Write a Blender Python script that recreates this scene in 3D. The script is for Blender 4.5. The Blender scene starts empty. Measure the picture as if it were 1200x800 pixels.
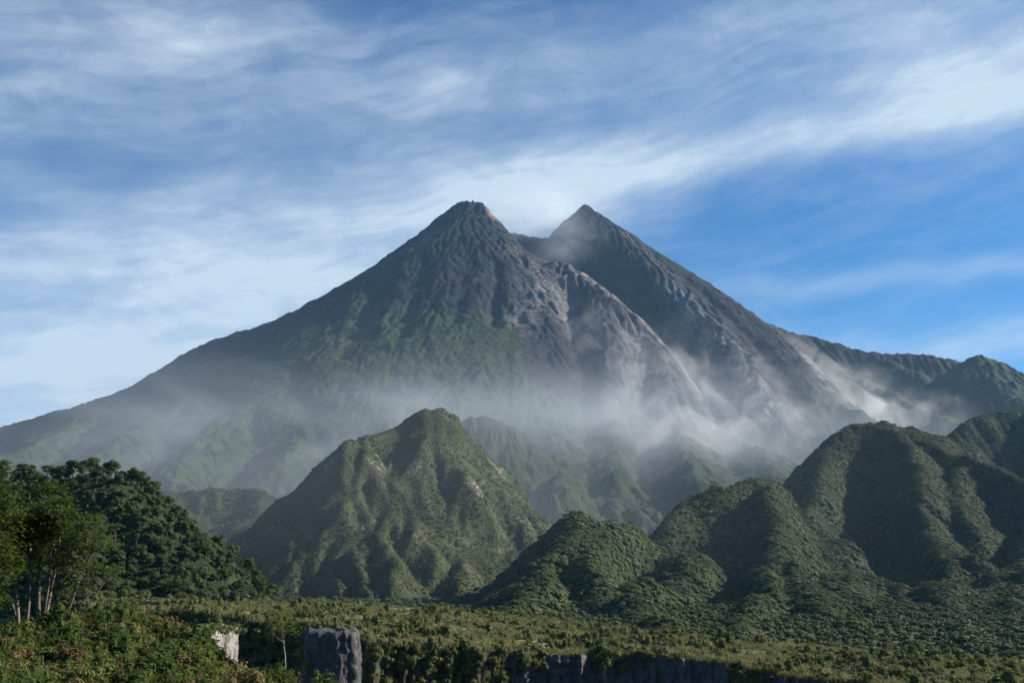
import bpy, bmesh, math, random
import numpy as np

random.seed(7)
rng = np.random.default_rng(7)
S = bpy.context.scene
R = math.radians

# ------------------------------------------------------------------ camera
F = 1167.0                       # focal length in photo pixels (1200 wide)
PITCH = math.atan(240.0 / F)     # eye level lies well below the picture centre
cam_data = bpy.data.cameras.new('camera')
cam_data.sensor_width = 36.0
cam_data.lens = 36.0 * F / 1200.0
cam_data.clip_start = 0.5
cam_data.clip_end = 60000.0
cam = bpy.data.objects.new('camera', cam_data)
S.collection.objects.link(cam)
cam.location = (0, 0, 0)
cam.rotation_euler = (R(90) + PITCH, 0, 0)
S.camera = cam

# ------------------------------------------------------------------ sky, sun, exposure
SUN_AZ, SUN_EL = 76.0, 29.0      # degrees to the right of the view direction, above the horizon
world = bpy.data.worlds.new('World')
S.world = world
world.use_nodes = True
sun_data = bpy.data.lights.new('sun', 'SUN')
sun_data.energy = 5.0
sun_data.angle = R(0.53)
sun_data.color = (1.0, 0.93, 0.82)
sun = bpy.data.objects.new('sun', sun_data)
S.collection.objects.link(sun)
sun.rotation_euler = (R(90 - SUN_EL), 0, R(180 - SUN_AZ))
S.view_settings.view_transform = 'Standard'
S.view_settings.look = 'None'
S.view_settings.exposure = 1.06
S.view_settings.gamma = 1.0
S.render.engine = 'CYCLES'
S.cycles.use_denoising = True
S.cycles.max_bounces = 6
S.cycles.diffuse_bounces = 2
S.cycles.transmission_bounces = 3
S.cycles.transparent_max_bounces = 8
S.cycles.volume_bounces = 1
S.cycles.volume_max_steps = 256
S.cycles.use_adaptive_sampling = True
S.cycles.adaptive_threshold = 0.02


def P(u, v, d):
    """The world point at depth d that the photograph shows at pixel (u, v)."""
    cx, cz = (u - 600.0) / F, (400.0 - v) / F
    y = math.cos(PITCH) - cz * math.sin(PITCH)
    z = math.sin(PITCH) + cz * math.cos(PITCH)
    return (cx / y * d, d, z / y * d)


def az_el(u, v):
    x, y, z = P(u, v, 1.0)
    return math.atan2(x, y), math.atan2(z, math.hypot(x, y))


# ------------------------------------------------------------------ node helpers
class Nodes:
    def __init__(self, tree):
        self.t = tree
        tree.nodes.clear()

    def n(self, kind, **kw):
        node = self.t.nodes.new(kind)
        ins = kw.pop('ins', {})
        for k, v in kw.items():
            setattr(node, k, v)
        for k, v in ins.items():
            self.set(node.inputs[k], v)
        return node

    def set(self, sock, v):
        if isinstance(v, bpy.types.NodeSocket):
            self.t.links.new(v, sock)
        else:
            sock.default_value = v

    def m(self, op, a, b=None, c=None, clamp=False):
        node = self.t.nodes.new('ShaderNodeMath')
        node.operation = op
        node.use_clamp = clamp
        for i, v in enumerate((a, b, c)):
            if v is not None:
                self.set(node.inputs[i], v)
        return node.outputs[0]

    def mix(self, f, a, b, blend='MIX'):
        node = self.t.nodes.new('ShaderNodeMix')
        node.data_type = 'RGBA'
        node.blend_type = blend
        self.set(node.inputs[0], f)
        self.set(node.inputs[6], a)
        self.set(node.inputs[7], b)
        return node.outputs[2]

    def xyz(self, x, y, z):
        return self.n('ShaderNodeCombineXYZ', ins={0: x, 1: y, 2: z}).outputs[0]

    def noise(self, vec, scale, detail=3.0, rough=0.55, dist=0.0):
        return self.n('ShaderNodeTexNoise', ins={'Vector': vec, 'Scale': scale, 'Detail': detail,
                                                 'Roughness': rough, 'Distortion': dist}).outputs[0]

    def ramp(self, f, a, b, lo=0.0, hi=1.0, smooth=True):
        node = self.t.nodes.new('ShaderNodeMapRange')
        node.interpolation_type = 'SMOOTHSTEP' if smooth else 'LINEAR'
        self.set(node.inputs[0], f)
        for i, v in enumerate((a, b, lo, hi)):
            self.set(node.inputs[i + 1], v)
        return node.outputs[0]

    def attr(self, name):
        return self.n('ShaderNodeAttribute', attribute_name=name).outputs['Fac']


def c4(r, g, b):
    return (r, g, b, 1.0)


# ------------------------------------------------------------------ world: clear blue sky with cirrus
def build_world():
    w = Nodes(world.node_tree)
    sky = w.n('ShaderNodeTexSky', sky_type='NISHITA', sun_disc=False)
    sky.sun_elevation = R(SUN_EL)
    sky.sun_rotation = R(SUN_AZ)
    sky.altitude = 1200
    sky.air_density = 1.0
    sky.dust_density = 0.25
    sky.ozone_density = 3.0
    tint = w.mix(1.0, sky.outputs[0], c4(0.225, 0.76, 1.13), 'MULTIPLY')
    tc = w.n('ShaderNodeTexCoord').outputs['Generated']
    sep = w.n('ShaderNodeSeparateXYZ', ins={0: tc})
    x, y, z = sep.outputs
    az = w.m('ARCTAN2', x, y)
    el = w.m('ARCSINE', z)
    # gentle warp so that streaks bend
    base = w.xyz(az, el, 0.0)
    wx = w.m('MULTIPLY', w.m('SUBTRACT', w.noise(base, 4.0, 2.0), 0.5), 0.07)
    wy = w.m('MULTIPLY', w.m('SUBTRACT', w.noise(w.xyz(az, el, 7.3), 5.0, 2.0), 0.5), 0.05)
    a2, e2 = w.m('ADD', az, wx), w.m('ADD', el, wy)

    def blob(u, v, su, sv, tilt, amp):
        a0, e0 = az_el(u, v)
        ct, st = math.cos(R(tilt)), math.sin(R(tilt))
        da, de = w.m('SUBTRACT', a2, a0), w.m('SUBTRACT', e2, e0)
        p = w.m('DIVIDE', w.m('ADD', w.m('MULTIPLY', da, ct), w.m('MULTIPLY', de, st)), su / F)
        q = w.m('DIVIDE', w.m('SUBTRACT', w.m('MULTIPLY', de, ct), w.m('MULTIPLY', da, st)), sv / F)
        r2 = w.m('ADD', w.m('MULTIPLY', p, p), w.m('MULTIPLY', q, q))
        return w.m('MULTIPLY', w.m('EXPONENT', w.m('MULTIPLY', r2, -1.0)), amp)

    blobs = [(120, 430, 380, 170, 8, 1.25), (330, 300, 210, 70, 18, 0.60), (930, 165, 420, 26, 4, 0.75),
             (650, 215, 230, 42, 14, 0.75), (1140, 70, 130, 80, 0, 1.10), (190, 45, 170, 42, 10, 0.80),
             (90, 90, 130, 14, 25, 0.25), (700, 70, 330, 50, 6, 0.55), (30, 222, 70, 20, -8, 0.42), (520, 118, 60, 26, 15, 0.35),
             (1060, 322, 260, 14, 2, 0.50), (1150, 402, 240, 26, 2, 0.55), (610, 250, 120, 40, 0, 0.6),
             (420, 150, 220, 26, 8, 0.22), (1000, 110, 330, 40, 4, 0.3), (190, 240, 90, 18, 20, 0.3), (130, 160, 200, 40, 6, 0.16), (0, 60, 160, 60, 0, 0.16), (560, 170, 200, 30, 12, 0.2)]
    tot = 0.0
    for b in blobs:
        tot = w.m('ADD', tot, blob(*b))
    ct, st = math.cos(R(11)), math.sin(R(11))
    p = w.m('ADD', w.m('MULTIPLY', a2, ct), w.m('MULTIPLY', e2, st))
    q = w.m('SUBTRACT', w.m('MULTIPLY', e2, ct), w.m('MULTIPLY', a2, st))
    streak = w.noise(w.xyz(w.m('MULTIPLY', p, 2.3), w.m('MULTIPLY', q, 15.0), 1.7), 1.0, 7.0, 0.60, 0.25)
    wisps = w.noise(w.xyz(w.m('MULTIPLY', p, 9.0), w.m('MULTIPLY', q, 42.0), 4.1), 1.0, 9.0, 0.66, 0.4)
    puffs = w.noise(w.xyz(w.m('MULTIPLY', az, 11.0), w.m('MULTIPLY', el, 19.0), 9.4), 1.0, 9.0, 0.64, 0.6)
    tex = w.m('ADD', w.m('ADD', w.m('MULTIPLY', streak, 0.62), w.m('MULTIPLY', wisps, 0.24)), w.m('MULTIPLY', puffs, 0.34))   # about 0.6
    dens = w.m('MULTIPLY', w.m('ADD', tot, 0.09), w.ramp(tex, 0.38, 0.80, 0.45, 1.22))
    dens = w.m('ADD', dens, w.m('MULTIPLY', w.ramp(tex, 0.54, 0.80), 0.24))
    dens = w.ramp(dens, 0.02, 1.25, 0.0, 0.95, smooth=False)
    # the far side of the sky and the ground half stay plain
    dens = w.m('MULTIPLY', dens, w.ramp(z, -0.02, 0.02))
    col = w.mix(dens, tint, c4(6.1, 7.3, 8.5))
    bg = w.n('ShaderNodeBackground', ins={'Color': col, 'Strength': 0.05})
    out = w.n('ShaderNodeOutputWorld')
    w.t.links.new(bg.outputs[0], out.inputs['Surface'])


build_world()


# ------------------------------------------------------------------ noise and height fields (numpy)
def _hash(ix, iy, seed):
    h = (ix.astype(np.int64) * 374761393 + iy.astype(np.int64) * 668265263 + seed * 974634777) & 0xFFFFFFFF
    h = ((h ^ (h >> 13)) * 1274126177) & 0xFFFFFFFF
    return (h ^ (h >> 16)) & 0xFFFF


def pnoise(x, y, seed=0):
    ix, iy = np.floor(x), np.floor(y)
    fx, fy = x - ix, y - iy
    ux, uy = fx * fx * fx * (fx * (fx * 6 - 15) + 10), fy * fy * fy * (fy * (fy * 6 - 15) + 10)
    res = []
    for dx, dy in ((0, 0), (1, 0), (0, 1), (1, 1)):
        a = _hash(ix + dx, iy + dy, seed) * (2 * math.pi / 65536.0)
        res.append(np.cos(a) * (fx - dx) + np.sin(a) * (fy - dy))
    a = res[0] + (res[1] - res[0]) * ux
    b = res[2] + (res[3] - res[2]) * ux
    return (a + (b - a) * uy) * 1.5


def fbm(x, y, octaves=4, seed=0, gain=0.5):
    s, a, f = 0.0, 1.0, 1.0
    for k in range(octaves):
        s = s + a * pnoise(x * f, y * f, seed + 31 * k)
        a *= gain
        f *= 2.03
    return s


def ridged(x, y, octaves=4, seed=0, gain=0.5):
    s, a, f, tot = 0.0, 1.0, 1.0, 0.0
    for k in range(octaves):
        s = s + a * (1.0 - np.abs(pnoise(x * f, y * f, seed + 17 * k)) * 1.6)
        tot += a
        a *= gain
        f *= 2.07
    return s / tot


def sstep(a, b, x):
    t = np.clip((x - a) / (b - a), 0, 1)
    return t * t * (3 - 2 * t)


def smooth_line(pts, n=6):
    p = np.array(pts, float)
    p = np.vstack([2 * p[0] - p[1], p, 2 * p[-1] - p[-2]])
    out = []
    for i in range(1, len(p) - 2):
        for t in np.arange(n) / n:
            a, b, c, d = p[i - 1], p[i], p[i + 1], p[i + 2]
            out.append(0.5 * ((2 * b) + (c - a) * t + (2 * a - 5 * b + 4 * c - d) * t * t + (3 * b - a - 3 * c + d) * t ** 3))
    out.append(p[-2])
    return np.array(out)


def envelope(X, Y, ridges):
    """Upper envelope of ridge lines, each falling away on both sides.
    A ridge: (pixel-and-depth points, slope, crest radius, concavity length)."""
    Z = np.full(X.shape, -1e4)
    for pts, slope, rad, conc in ridges:
        line = smooth_line([P(*p) for p in pts], 4)
        for a, b in zip(line[:-1], line[1:]):
            ab = b[:2] - a[:2]
            L2 = max(float(ab @ ab), 1e-6)
            t = np.clip(((X - a[0]) * ab[0] + (Y - a[1]) * ab[1]) / L2, 0, 1)
            d = np.sqrt((X - a[0] - t * ab[0]) ** 2 + (Y - a[1] - t * ab[1]) ** 2)
            d = np.sqrt(d * d + rad * rad) - rad
            drop = slope * d if not conc else slope * (0.8 * d + 0.2 * conc * (1 - np.exp(-d / conc)))
            np.maximum(Z, a[2] + t * (b[2] - a[2]) - drop, out=Z)
    return Z


def blur(h, n=1):
    for _ in range(n):
        p = np.pad(h, 1, mode='edge')
        h = (p[:-2, 1:-1] + p[2:, 1:-1] + p[1:-1, :-2] + p[1:-1, 2:] + 4 * p[1:-1, 1:-1]) / 8
    return h


def erode(h, cell, drops, batches, steps=50, rate=0.25, keep=1.0, seed=1):
    """Rain running down a height field: cuts gullies, fills hollows."""
    g = np.random.default_rng(seed)
    h = h / cell
    h0 = h.copy()
    H, W = h.shape
    for _ in range(batches):
        px, py = g.uniform(1, W - 3, drops), g.uniform(1, H - 3, drops)
        vx, vy = np.zeros(drops), np.zeros(drops)
        sed, vel, water = np.zeros(drops), np.ones(drops), np.ones(drops)
        for s in range(steps):
            ix, iy = px.astype(int), py.astype(int)
            fx, fy = px - ix, py - iy
            k = iy * W + ix
            f = h.ravel()
            a, b, c, d = f[k], f[k + 1], f[k + W], f[k + W + 1]
            gx = (b - a) * (1 - fy) + (d - c) * fy
            gy = (c - a) * (1 - fx) + (d - b) * fx
            z0 = (a * (1 - fx) + b * fx) * (1 - fy) + (c * (1 - fx) + d * fx) * fy
            vx, vy = vx * 0.25 - gx * 0.75, vy * 0.25 - gy * 0.75
            l = np.hypot(vx, vy) + 1e-9
            vx, vy = vx / l, vy / l
            nx, ny = np.clip(px + vx, 1, W - 3), np.clip(py + vy, 1, H - 3)
            jx, jy = nx.astype(int), ny.astype(int)
            ex, ey = nx - jx, ny - jy
            q = jy * W + jx
            z1 = (f[q] * (1 - ex) + f[q + 1] * ex) * (1 - ey) + (f[q + W] * (1 - ex) + f[q + W + 1] * ex) * ey
            dz = z1 - z0
            cap = np.maximum(-dz, 0.01) * vel * water * 3.0
            up = dz > 0
            dep = np.where(up, np.minimum(dz, sed), np.where(sed > cap, (sed - cap) * 0.15, 0.0))
            ero = np.where(~up & (sed <= cap), np.minimum((cap - sed) * rate, -dz * 0.6), 0.0)
            amt = dep - ero
            sed = sed - amt
            delta = 0.0
            for off, wgt in ((0, (1 - fx) * (1 - fy)), (1, fx * (1 - fy)), (W, (1 - fx) * fy), (W + 1, fx * fy)):
                delta = delta + np.bincount(k + off, weights=amt * wgt * keep, minlength=H * W)
            h = h + np.clip(delta, -0.03, 0.02).reshape(H, W)
            vel = np.sqrt(np.maximum(vel * vel - dz * 1.0, 0.05))
            vel = np.minimum(vel, 4.0)
            water *= 0.97
            px, py = nx, ny
    h = np.clip(h, h0 - 3.0, h0 + 0.7)
    return h * cell


class Field:
    """A height field on a regular grid."""
    def __init__(self, x0, x1, y0, y1, cell):
        self.x0, self.y0, self.cell = x0, y0, cell
        self.xs = np.arange(x0, x1 + 0.5 * cell, cell)
        self.ys = np.arange(y0, y1 + 0.5 * cell, cell)
        self.X, self.Y = np.meshgrid(self.xs, self.ys)
        self.Z = np.zeros_like(self.X)
        self.attrs = {}

    def at(self, x, y, arr=None):
        arr = self.Z if arr is None else arr
        fx = np.clip((np.asarray(x) - self.x0) / self.cell, 0, len(self.xs) - 1.001)
        fy = np.clip((np.asarray(y) - self.y0) / self.cell, 0, len(self.ys) - 1.001)
        ix, iy = fx.astype(int), fy.astype(int)
        fx, fy = fx - ix, fy - iy
        return (arr[iy, ix] * (1 - fx) + arr[iy, ix + 1] * fx) * (1 - fy) + (arr[iy + 1, ix] * (1 - fx) + arr[iy + 1, ix + 1] * fx) * fy

    def slope(self):
        gy, gx = np.gradient(self.Z, self.cell)
        return np.hypot(gx, gy)

    def build(self, name, mat, floor=-1e9, jitter=None):
        return grid_mesh(name, self.X, self.Y, self.Z, mat, self.attrs, self.Z > floor)


def grid_mesh(name, X, Y, Z, mat, attrs=None, keep=None):
    H, W = X.shape
    idx = np.arange(H * W).reshape(H, W)
    q = np.stack([idx[:-1, :-1], idx[:-1, 1:], idx[1:, 1:], idx[1:, :-1]], -1).reshape(-1, 4)
    co = np.stack([X, Y, Z], -1).reshape(-1, 3)
    used = None
    if keep is not None:
        k = keep.ravel()
        q = q[k[q].any(1)]
        used = np.unique(q)
        remap = np.zeros(H * W, np.int64)
        remap[used] = np.arange(len(used))
        q, co = remap[q], co[used]
    me = mesh_np(name, co, q, mat, smooth=True)
    for k, v in (attrs or {}).items():
        vals = np.asarray(v, np.float32).ravel()
        if used is not None:
            vals = vals[used]
        a = me.attributes.new(k, 'FLOAT', 'POINT')
        a.data.foreach_set('value', vals)
    return link(name, me)


def mesh_np(name, co, faces, mat, smooth=False):
    """A mesh from numpy arrays; every face has the same number of corners."""
    co, faces = np.asarray(co, np.float32), np.asarray(faces, np.int32)
    me = bpy.data.meshes.new(name)
    n = faces.shape[1]
    me.vertices.add(len(co))
    me.vertices.foreach_set('co', co.ravel())
    me.loops.add(faces.size)
    me.loops.foreach_set('vertex_index', faces.ravel())
    me.polygons.add(len(faces))
    me.polygons.foreach_set('loop_start', np.arange(0, faces.size, n, dtype=np.int32))
    me.polygons.foreach_set('use_smooth', np.full(len(faces), smooth))
    me.update(calc_edges=True)
    for m in (mat if isinstance(mat, (list, tuple)) else [mat]):
        me.materials.append(m)
    return me


def link(name, data, parent=None):
    o = bpy.data.objects.new(name, data)
    S.collection.objects.link(o)
    if parent is not None:
        o.parent = parent
    return o


def tag(o, label=None, cat=None, group=None, kind=None):
    for k, v in (('label', label), ('category', cat), ('group', group), ('kind', kind)):
        if v:
            o[k] = v
    return o


def principled(name):
    m = bpy.data.materials.new(name)
    m.use_nodes = True
    w = Nodes(m.node_tree)
    b = w.n('ShaderNodeBsdfPrincipled', ins={'Roughness': 0.95, 'Specular IOR Level': 0.1})
    out = w.n('ShaderNodeOutputMaterial')
    w.t.links.new(b.outputs[0], out.inputs['Surface'])
    return m, w, b, out


def bump(w, b, height, dist, strength=1.0):
    n = w.n('ShaderNodeBump', ins={'Height': height, 'Distance': dist, 'Strength': strength})
    w.t.links.new(n.outputs[0], b.inputs['Normal'])


# ------------------------------------------------------------------ terrain materials
def mat_volcano():
    m, w, b, out = principled('volcano_rock_and_forest')
    pos = w.n('ShaderNodeNewGeometry').outputs['Position']
    rockn = w.noise(pos, 0.02, 6.0, 0.65)
    fine = w.noise(pos, 0.11, 4.0, 0.7)
    rock = w.mix(w.ramp(rockn, 0.35, 0.68), c4(0.009, 0.010, 0.013), c4(0.030, 0.031, 0.036))
    rock = w.mix(w.m('MULTIPLY', w.ramp(fine, 0.62, 0.76), 0.30), rock, c4(0.15, 0.15, 0.15))
    boulders = w.m('MULTIPLY', w.attr('pale'), w.ramp(fine, 0.5, 0.62))
    rock = w.mix(boulders, rock, c4(0.42, 0.38, 0.35))
    ashn = w.noise(pos, 0.03, 5.0, 0.7)
    rock = w.mix(w.m('MULTIPLY', w.attr('ash'), w.ramp(ashn, 0.36, 0.66, 0.08, 0.85)), rock, c4(0.36, 0.34, 0.33))
    rock = w.mix(w.attr('sun_tint'), rock, c4(0.40, 0.30, 0.25))  # warm sunlight painted into the rock colour
    gn = w.noise(pos, 0.015, 5.0, 0.65)
    green = w.mix(w.ramp(gn, 0.3, 0.7), c4(0.020, 0.031, 0.016), c4(0.042, 0.056, 0.026))
    green = w.mix(w.ramp(fine, 0.45, 0.7), green, c4(0.036, 0.054, 0.024))
    veg = w.m('ADD', w.attr('veg'), w.m('MULTIPLY', w.m('SUBTRACT', gn, 0.5), 0.9))
    col = w.mix(w.ramp(veg, 0.44, 0.56), rock, green)
    w.set(b.inputs['Base Color'], col)
    bump(w, b, w.m('ADD', w.noise(pos, 0.06, 5.0, 0.7), fine), 9.0, 0.8)
    return m


def mat_forest_floor(name, dark, light, rocky=False):
    m, w, b, out = principled(name)
    pos = w.n('ShaderNodeNewGeometry').outputs['Position']
    n1, n2 = w.noise(pos, 0.02, 5.0, 0.6), w.noise(pos, 0.25, 4.0, 0.65)
    col = w.mix(w.ramp(n1, 0.35, 0.65), dark, light)
    col = w.mix(w.m('MULTIPLY', w.ramp(n2, 0.5, 0.75), 0.4), col, c4(0.062, 0.070, 0.030))
    if rocky:
        rn = w.noise(pos, 0.09, 5.0, 0.7)
        rock = w.mix(w.ramp(rn, 0.4, 0.65), c4(0.08, 0.07, 0.055), c4(0.33, 0.28, 0.235))
        f = w.m('MULTIPLY', w.attr('rock'), w.ramp(w.noise(w.n('ShaderNodeMapping', ins={'Vector': pos, 'Scale': (0.34, 0.34, 0.13)}).outputs[0], 1.0, 4.0, 0.7), 0.50, 0.60))
        col = w.mix(f, col, rock)
    w.set(b.inputs['Base Color'], col)
    bump(w, b, w.m('ADD', n2, w.noise(pos, 0.08, 4.0, 0.6)), 3.0, 0.8)
    return m


M_VOLCANO = mat_volcano()
M_HILL = mat_forest_floor('hill_forest_floor', c4(0.014, 0.024, 0.010), c4(0.034, 0.048, 0.018))
M_CENTRAL = mat_forest_floor('grassy_hill_with_rock', c4(0.030, 0.040, 0.018), c4(0.060, 0.070, 0.034), True)


# ------------------------------------------------------------------ the volcano
def project(X, Y, Z):
    cp, sp = math.cos(PITCH), math.sin(PITCH)
    f = Y * cp + Z * sp
    return 600 + F * X / f, 400 - F * (Z * cp - Y * sp) / f


def line_dist(X, Y, pts):
    line = smooth_line([P(*p) for p in pts], 4)
    D = np.full(X.shape, 1e9)
    for a, b in zip(line[:-1], line[1:]):
        ab = b[:2] - a[:2]
        t = np.clip(((X - a[0]) * ab[0] + (Y - a[1]) * ab[1]) / max(float(ab @ ab), 1e-6), 0, 1)
        np.minimum(D, np.hypot(X - a[0] - t * ab[0], Y - a[1] - t * ab[1]), out=D)
    return D


def build_volcano():
    f = Field(-3400, 3600, 1500, 6300, 7.0)
    X, Y = f.X, f.Y
    ridges = [
        # summit crown and far silhouette of the left flank
        ([(512, 256, 4970), (523, 246, 4978), (534, 239, 4988), (545, 236, 5000), (558, 237, 4995), (568, 243, 4985), (575, 253, 4975), (583, 264, 4950)], 1.25, 8, 0),
        ([(545, 239, 5000), (515, 256, 5020), (480, 281, 5050), (440, 310, 5080), (380, 345, 5120), (320, 375, 5150), (240, 402, 5200), (190, 430, 5250), (140, 458, 5280), (40, 492, 5300), (-120, 530, 5300)], 0.92, 12, 2500),
        # front shoulder of the left flank
        ([(530, 248, 4950), (500, 290, 4750), (470, 322, 4620), (420, 352, 4500), (330, 392, 4400), (250, 422, 4350), (150, 457, 4330), (0, 501, 4330), (-160, 545, 4330)], 0.88, 22, 2500),
        # forested spurs on the front of the cone
        ([(535, 250, 4930), (505, 320, 4550), (470, 362, 4330), (440, 395, 4080), (400, 450, 3650), (360, 500, 3200), (330, 545, 2700)], 0.80, 22, 1500),
        ([(548, 250, 4930), (530, 330, 4480), (515, 362, 4280), (500, 400, 4020), (480, 450, 3600), (455, 510, 3000)], 0.85, 20, 1500),
        ([(556, 252, 4930), (560, 330, 4460), (558, 370, 4250), (556, 410, 3980), (550, 450, 3650)], 0.90, 18, 1500),
        ([(568, 256, 4930), (595, 330, 4500), (602, 375, 4280), (606, 415, 4050), (604, 445, 3850)], 0.90, 18, 1500),
        ([(420, 352, 4500), (380, 395, 4150), (320, 450, 3700), (250, 510, 3100), (200, 560, 2500)], 0.7, 22, 1500),
        ([(330, 392, 4400), (270, 440, 4000), (180, 490, 3500), (100, 540, 2900)], 0.66, 22, 1500),
        ([(150, 457, 4330), (80, 505, 3800), (-20, 545, 3200)], 0.66, 22, 1500),
        # rim of the breach, and the fan below it
        ([(582, 262, 4950), (592, 276, 4920), (620, 303, 4800), (650, 340, 4620), (685, 370, 4480), (720, 406, 4320), (760, 432, 4150), (800, 462, 3950), (850, 500, 3600), (890, 540, 3100)], 0.95, 10, 1500),
        ([(660, 350, 4560), (650, 390, 4330), (628, 420, 4100), (604, 455, 3850), (600, 500, 3300)], 0.75, 20, 1500),
        ([(700, 390, 4380), (705, 430, 4100), (712, 480, 3600), (720, 530, 2950), (725, 570, 2400)], 0.72, 20, 1500),
        ([(760, 432, 4150), (780, 480, 3600), (800, 530, 2950), (815, 565, 2450)], 0.72, 20, 1500),
        ([(640, 480, 3500), (655, 530, 2900), (660, 575, 2300)], 0.72, 20, 1500),
        ([(880, 500, 3500), (900, 540, 2950), (915, 575, 2500)], 0.7, 20, 1500),
        # back rim of the crater
        ([(545, 239, 5000), (580, 268, 5120), (610, 274, 5180), (640, 278, 5230), (665, 262, 5230), (685, 240, 5200)], 0.8, 10, 0),
        # the right-hand peak and its flanks
        ([(685, 239, 5200), (700, 250, 5190), (750, 286, 5150), (800, 316, 5100), (845, 346, 5070), (872, 366, 5050), (905, 381, 5000), (960, 396, 4930), (1020, 412, 4850), (1080, 414, 4800), (1125, 424, 4750), (1200, 440, 4700), (1330, 480, 4600)], 0.92, 12, 2500),
        ([(685, 241, 5195), (712, 290, 4980), (740, 326, 4800), (770, 358, 4620), (810, 395, 4400), (860, 430, 4150), (920, 470, 3800), (980, 515, 3300), (1040, 560, 2700)], 0.90, 14, 1500),
        ([(740, 300, 5020), (790, 345, 4800), (850, 395, 4500), (930, 440, 4150), (1000, 480, 3700), (1080, 530, 3100)], 0.78, 20, 1500),
        ([(872, 366, 5050), (940, 410, 4650), (1010, 445, 4300), (1090, 480, 3800), (1180, 520, 3200)], 0.72, 22, 1500),
        ([(1020, 412, 4850), (1080, 440, 4500), (1150, 470, 4050), (1230, 500, 3500)], 0.7, 22, 1500),
        ([(1116, 430, 4400), (1130, 423, 4385), (1146, 419, 4370), (1160, 421, 4360), (1176, 428, 4350), (1200, 438, 4320), (1290, 460, 4250)], 0.75, 26, 0),
        ([(1150, 424, 4370), (1175, 452, 4050), (1210, 485, 3600)], 0.75, 20, 1500),
    ]
    Z = envelope(X, Y, ridges)
    px, py, pz = P(600, 255, 5050)
    r = np.hypot(X - px, Y - py)
    base = 1560 - 0.62 * 2300 * (1 - np.exp(-r / 2300)) - 0.085 * r
    Z = np.maximum(Z, base - 420)
    Z = blur(Z, 3)
    # ribs and gullies radiating from the summit
    th = np.arctan2(X - px, Y - py)
    # the breach and the larger gullies, cut into the cone
    crest = envelope(X, Y, [(ridges[k][0], 1.15, 6, 0) for k in (0, 1, 2, 10, 16, 17)])
    for pts, deep, wid in [
        ([(612, 284, 5110), (648, 308, 4930), (690, 345, 4720), (732, 386, 4490), (778, 424, 4260), (830, 468, 3900), (880, 520, 3400)], 170, 120),
        ([(500, 275, 4900), (440, 320, 4800), (330, 382, 4800), (220, 416, 4850), (120, 462, 4900)], 70, 120),
        ([(498, 342, 4450), (492, 356, 4360), (484, 395, 4130), (470, 440, 3800)], 34, 45),
        ([(546, 345, 4400), (541, 380, 4180), (532, 425, 3880)], 26, 40),
        ([(581, 345, 4420), (581, 385, 4200), (578, 440, 3900)], 40, 36),
        ([(612, 350, 4430), (618, 395, 4200), (608, 440, 3950)], 26, 40),
        ([(450, 345, 4450), (430, 400, 4080), (405, 450, 3700)], 36, 60),
        ([(800, 350, 4800), (850, 405, 4450), (905, 450, 4050), (960, 500, 3500)], 60, 60),
        ([(900, 395, 4780), (965, 440, 4350), (1030, 480, 3900)], 60, 70),
        ([(1010, 420, 4700), (1070, 455, 4250), (1120, 490, 3800)], 60, 70),
        ([(672, 400, 4300), (680, 450, 3850), (690, 510, 3200)], 70, 60),
        ([(745, 440, 4050), (760, 490, 3450), (765, 550, 2650)], 70, 70),
    ]:
        Z = Z - deep * np.exp(-(line_dist(X, Y, pts) / wid) ** 2)
    Z = np.maximum(Z, crest)
    warp = 0.7 * fbm(X / 520, Y / 520, 4, 5)
    wx, wy = 60 * fbm(X / 300, Y / 300, 3, 6), 60 * fbm(X / 300, Y / 300, 3, 7)
    damp = 1 - 0.7 * np.exp(-(np.minimum(line_dist(X, Y, ridges[1][0]), np.minimum(line_dist(X, Y, ridges[2][0]), line_dist(X, Y, ridges[17][0]))) / 170) ** 2)
    rib = ridged(th * 9 + warp, r / 1100 + warp, 4, 3) - 0.55
    grow = damp * sstep(300, 1700, r) * (0.5 + 0.6 * fbm(X / 600, Y / 600, 2, 9))
    Z += rib * 30 * grow
    rough = sstep(30, 300, r)
    Z += (ridged((X + wx) / 230, (Y + wy) / 230, 5, 11, 0.55) - 0.55) * (8 + 22 * rough) * damp
    Z += (ridged(th * 30 + 2.5 * warp, r / 900 + warp, 3, 15) - 0.55) * 5 * sstep(500, 1400, r) * damp
    Z += fbm(X / 75, Y / 75, 4, 13, 0.6) * (3 + 3 * rough)
    Z = erode(Z, f.cell, 60000, 20, 80, 0.25)
    Z = Z + fbm(X / 26, Y / 26, 3, 23, 0.6) * 2.2
    # veg line: how high the forest climbs, along x
    vx = [-3400, -2500, -1500, -1000, -620, -150, 0, 90, 300, 600, 1000, 1250, 1600, 2400, 3600]
    vz = [430, 470, 700, 840, 970, 985, 880, 560, 430, 380, 400, 560, 800, 870, 900]
    line = np.interp(X, vx, vz) + 130 * fbm(X / 260, Y / 260, 6, 41, 0.6)
    veg = sstep(45, -45, Z - line)
    f.Z = Z
    sl = f.slope()
    veg *= 1 - 0.5 * sstep(1.2, 1.9, sl)
    # forest canopy as small humps
    Z += veg * (np.abs(fbm(X / 24, Y / 24, 2, 51)) * -9 + 4 + 4.5 * pnoise(X / 14, Y / 14, 77))
    Z += (1 - veg) * (fbm(X / 22, Y / 22, 2, 57) * 3.0)
    # crags on the summit crown
    crown = np.exp(-(np.hypot(X - P(560, 250, 4980)[0], Y - 4980) / 110) ** 2)
    Z += crown * (ridged(X / 34, Y / 34, 3, 88) - 0.4) * 40
    ash = np.zeros_like(Z)
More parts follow.
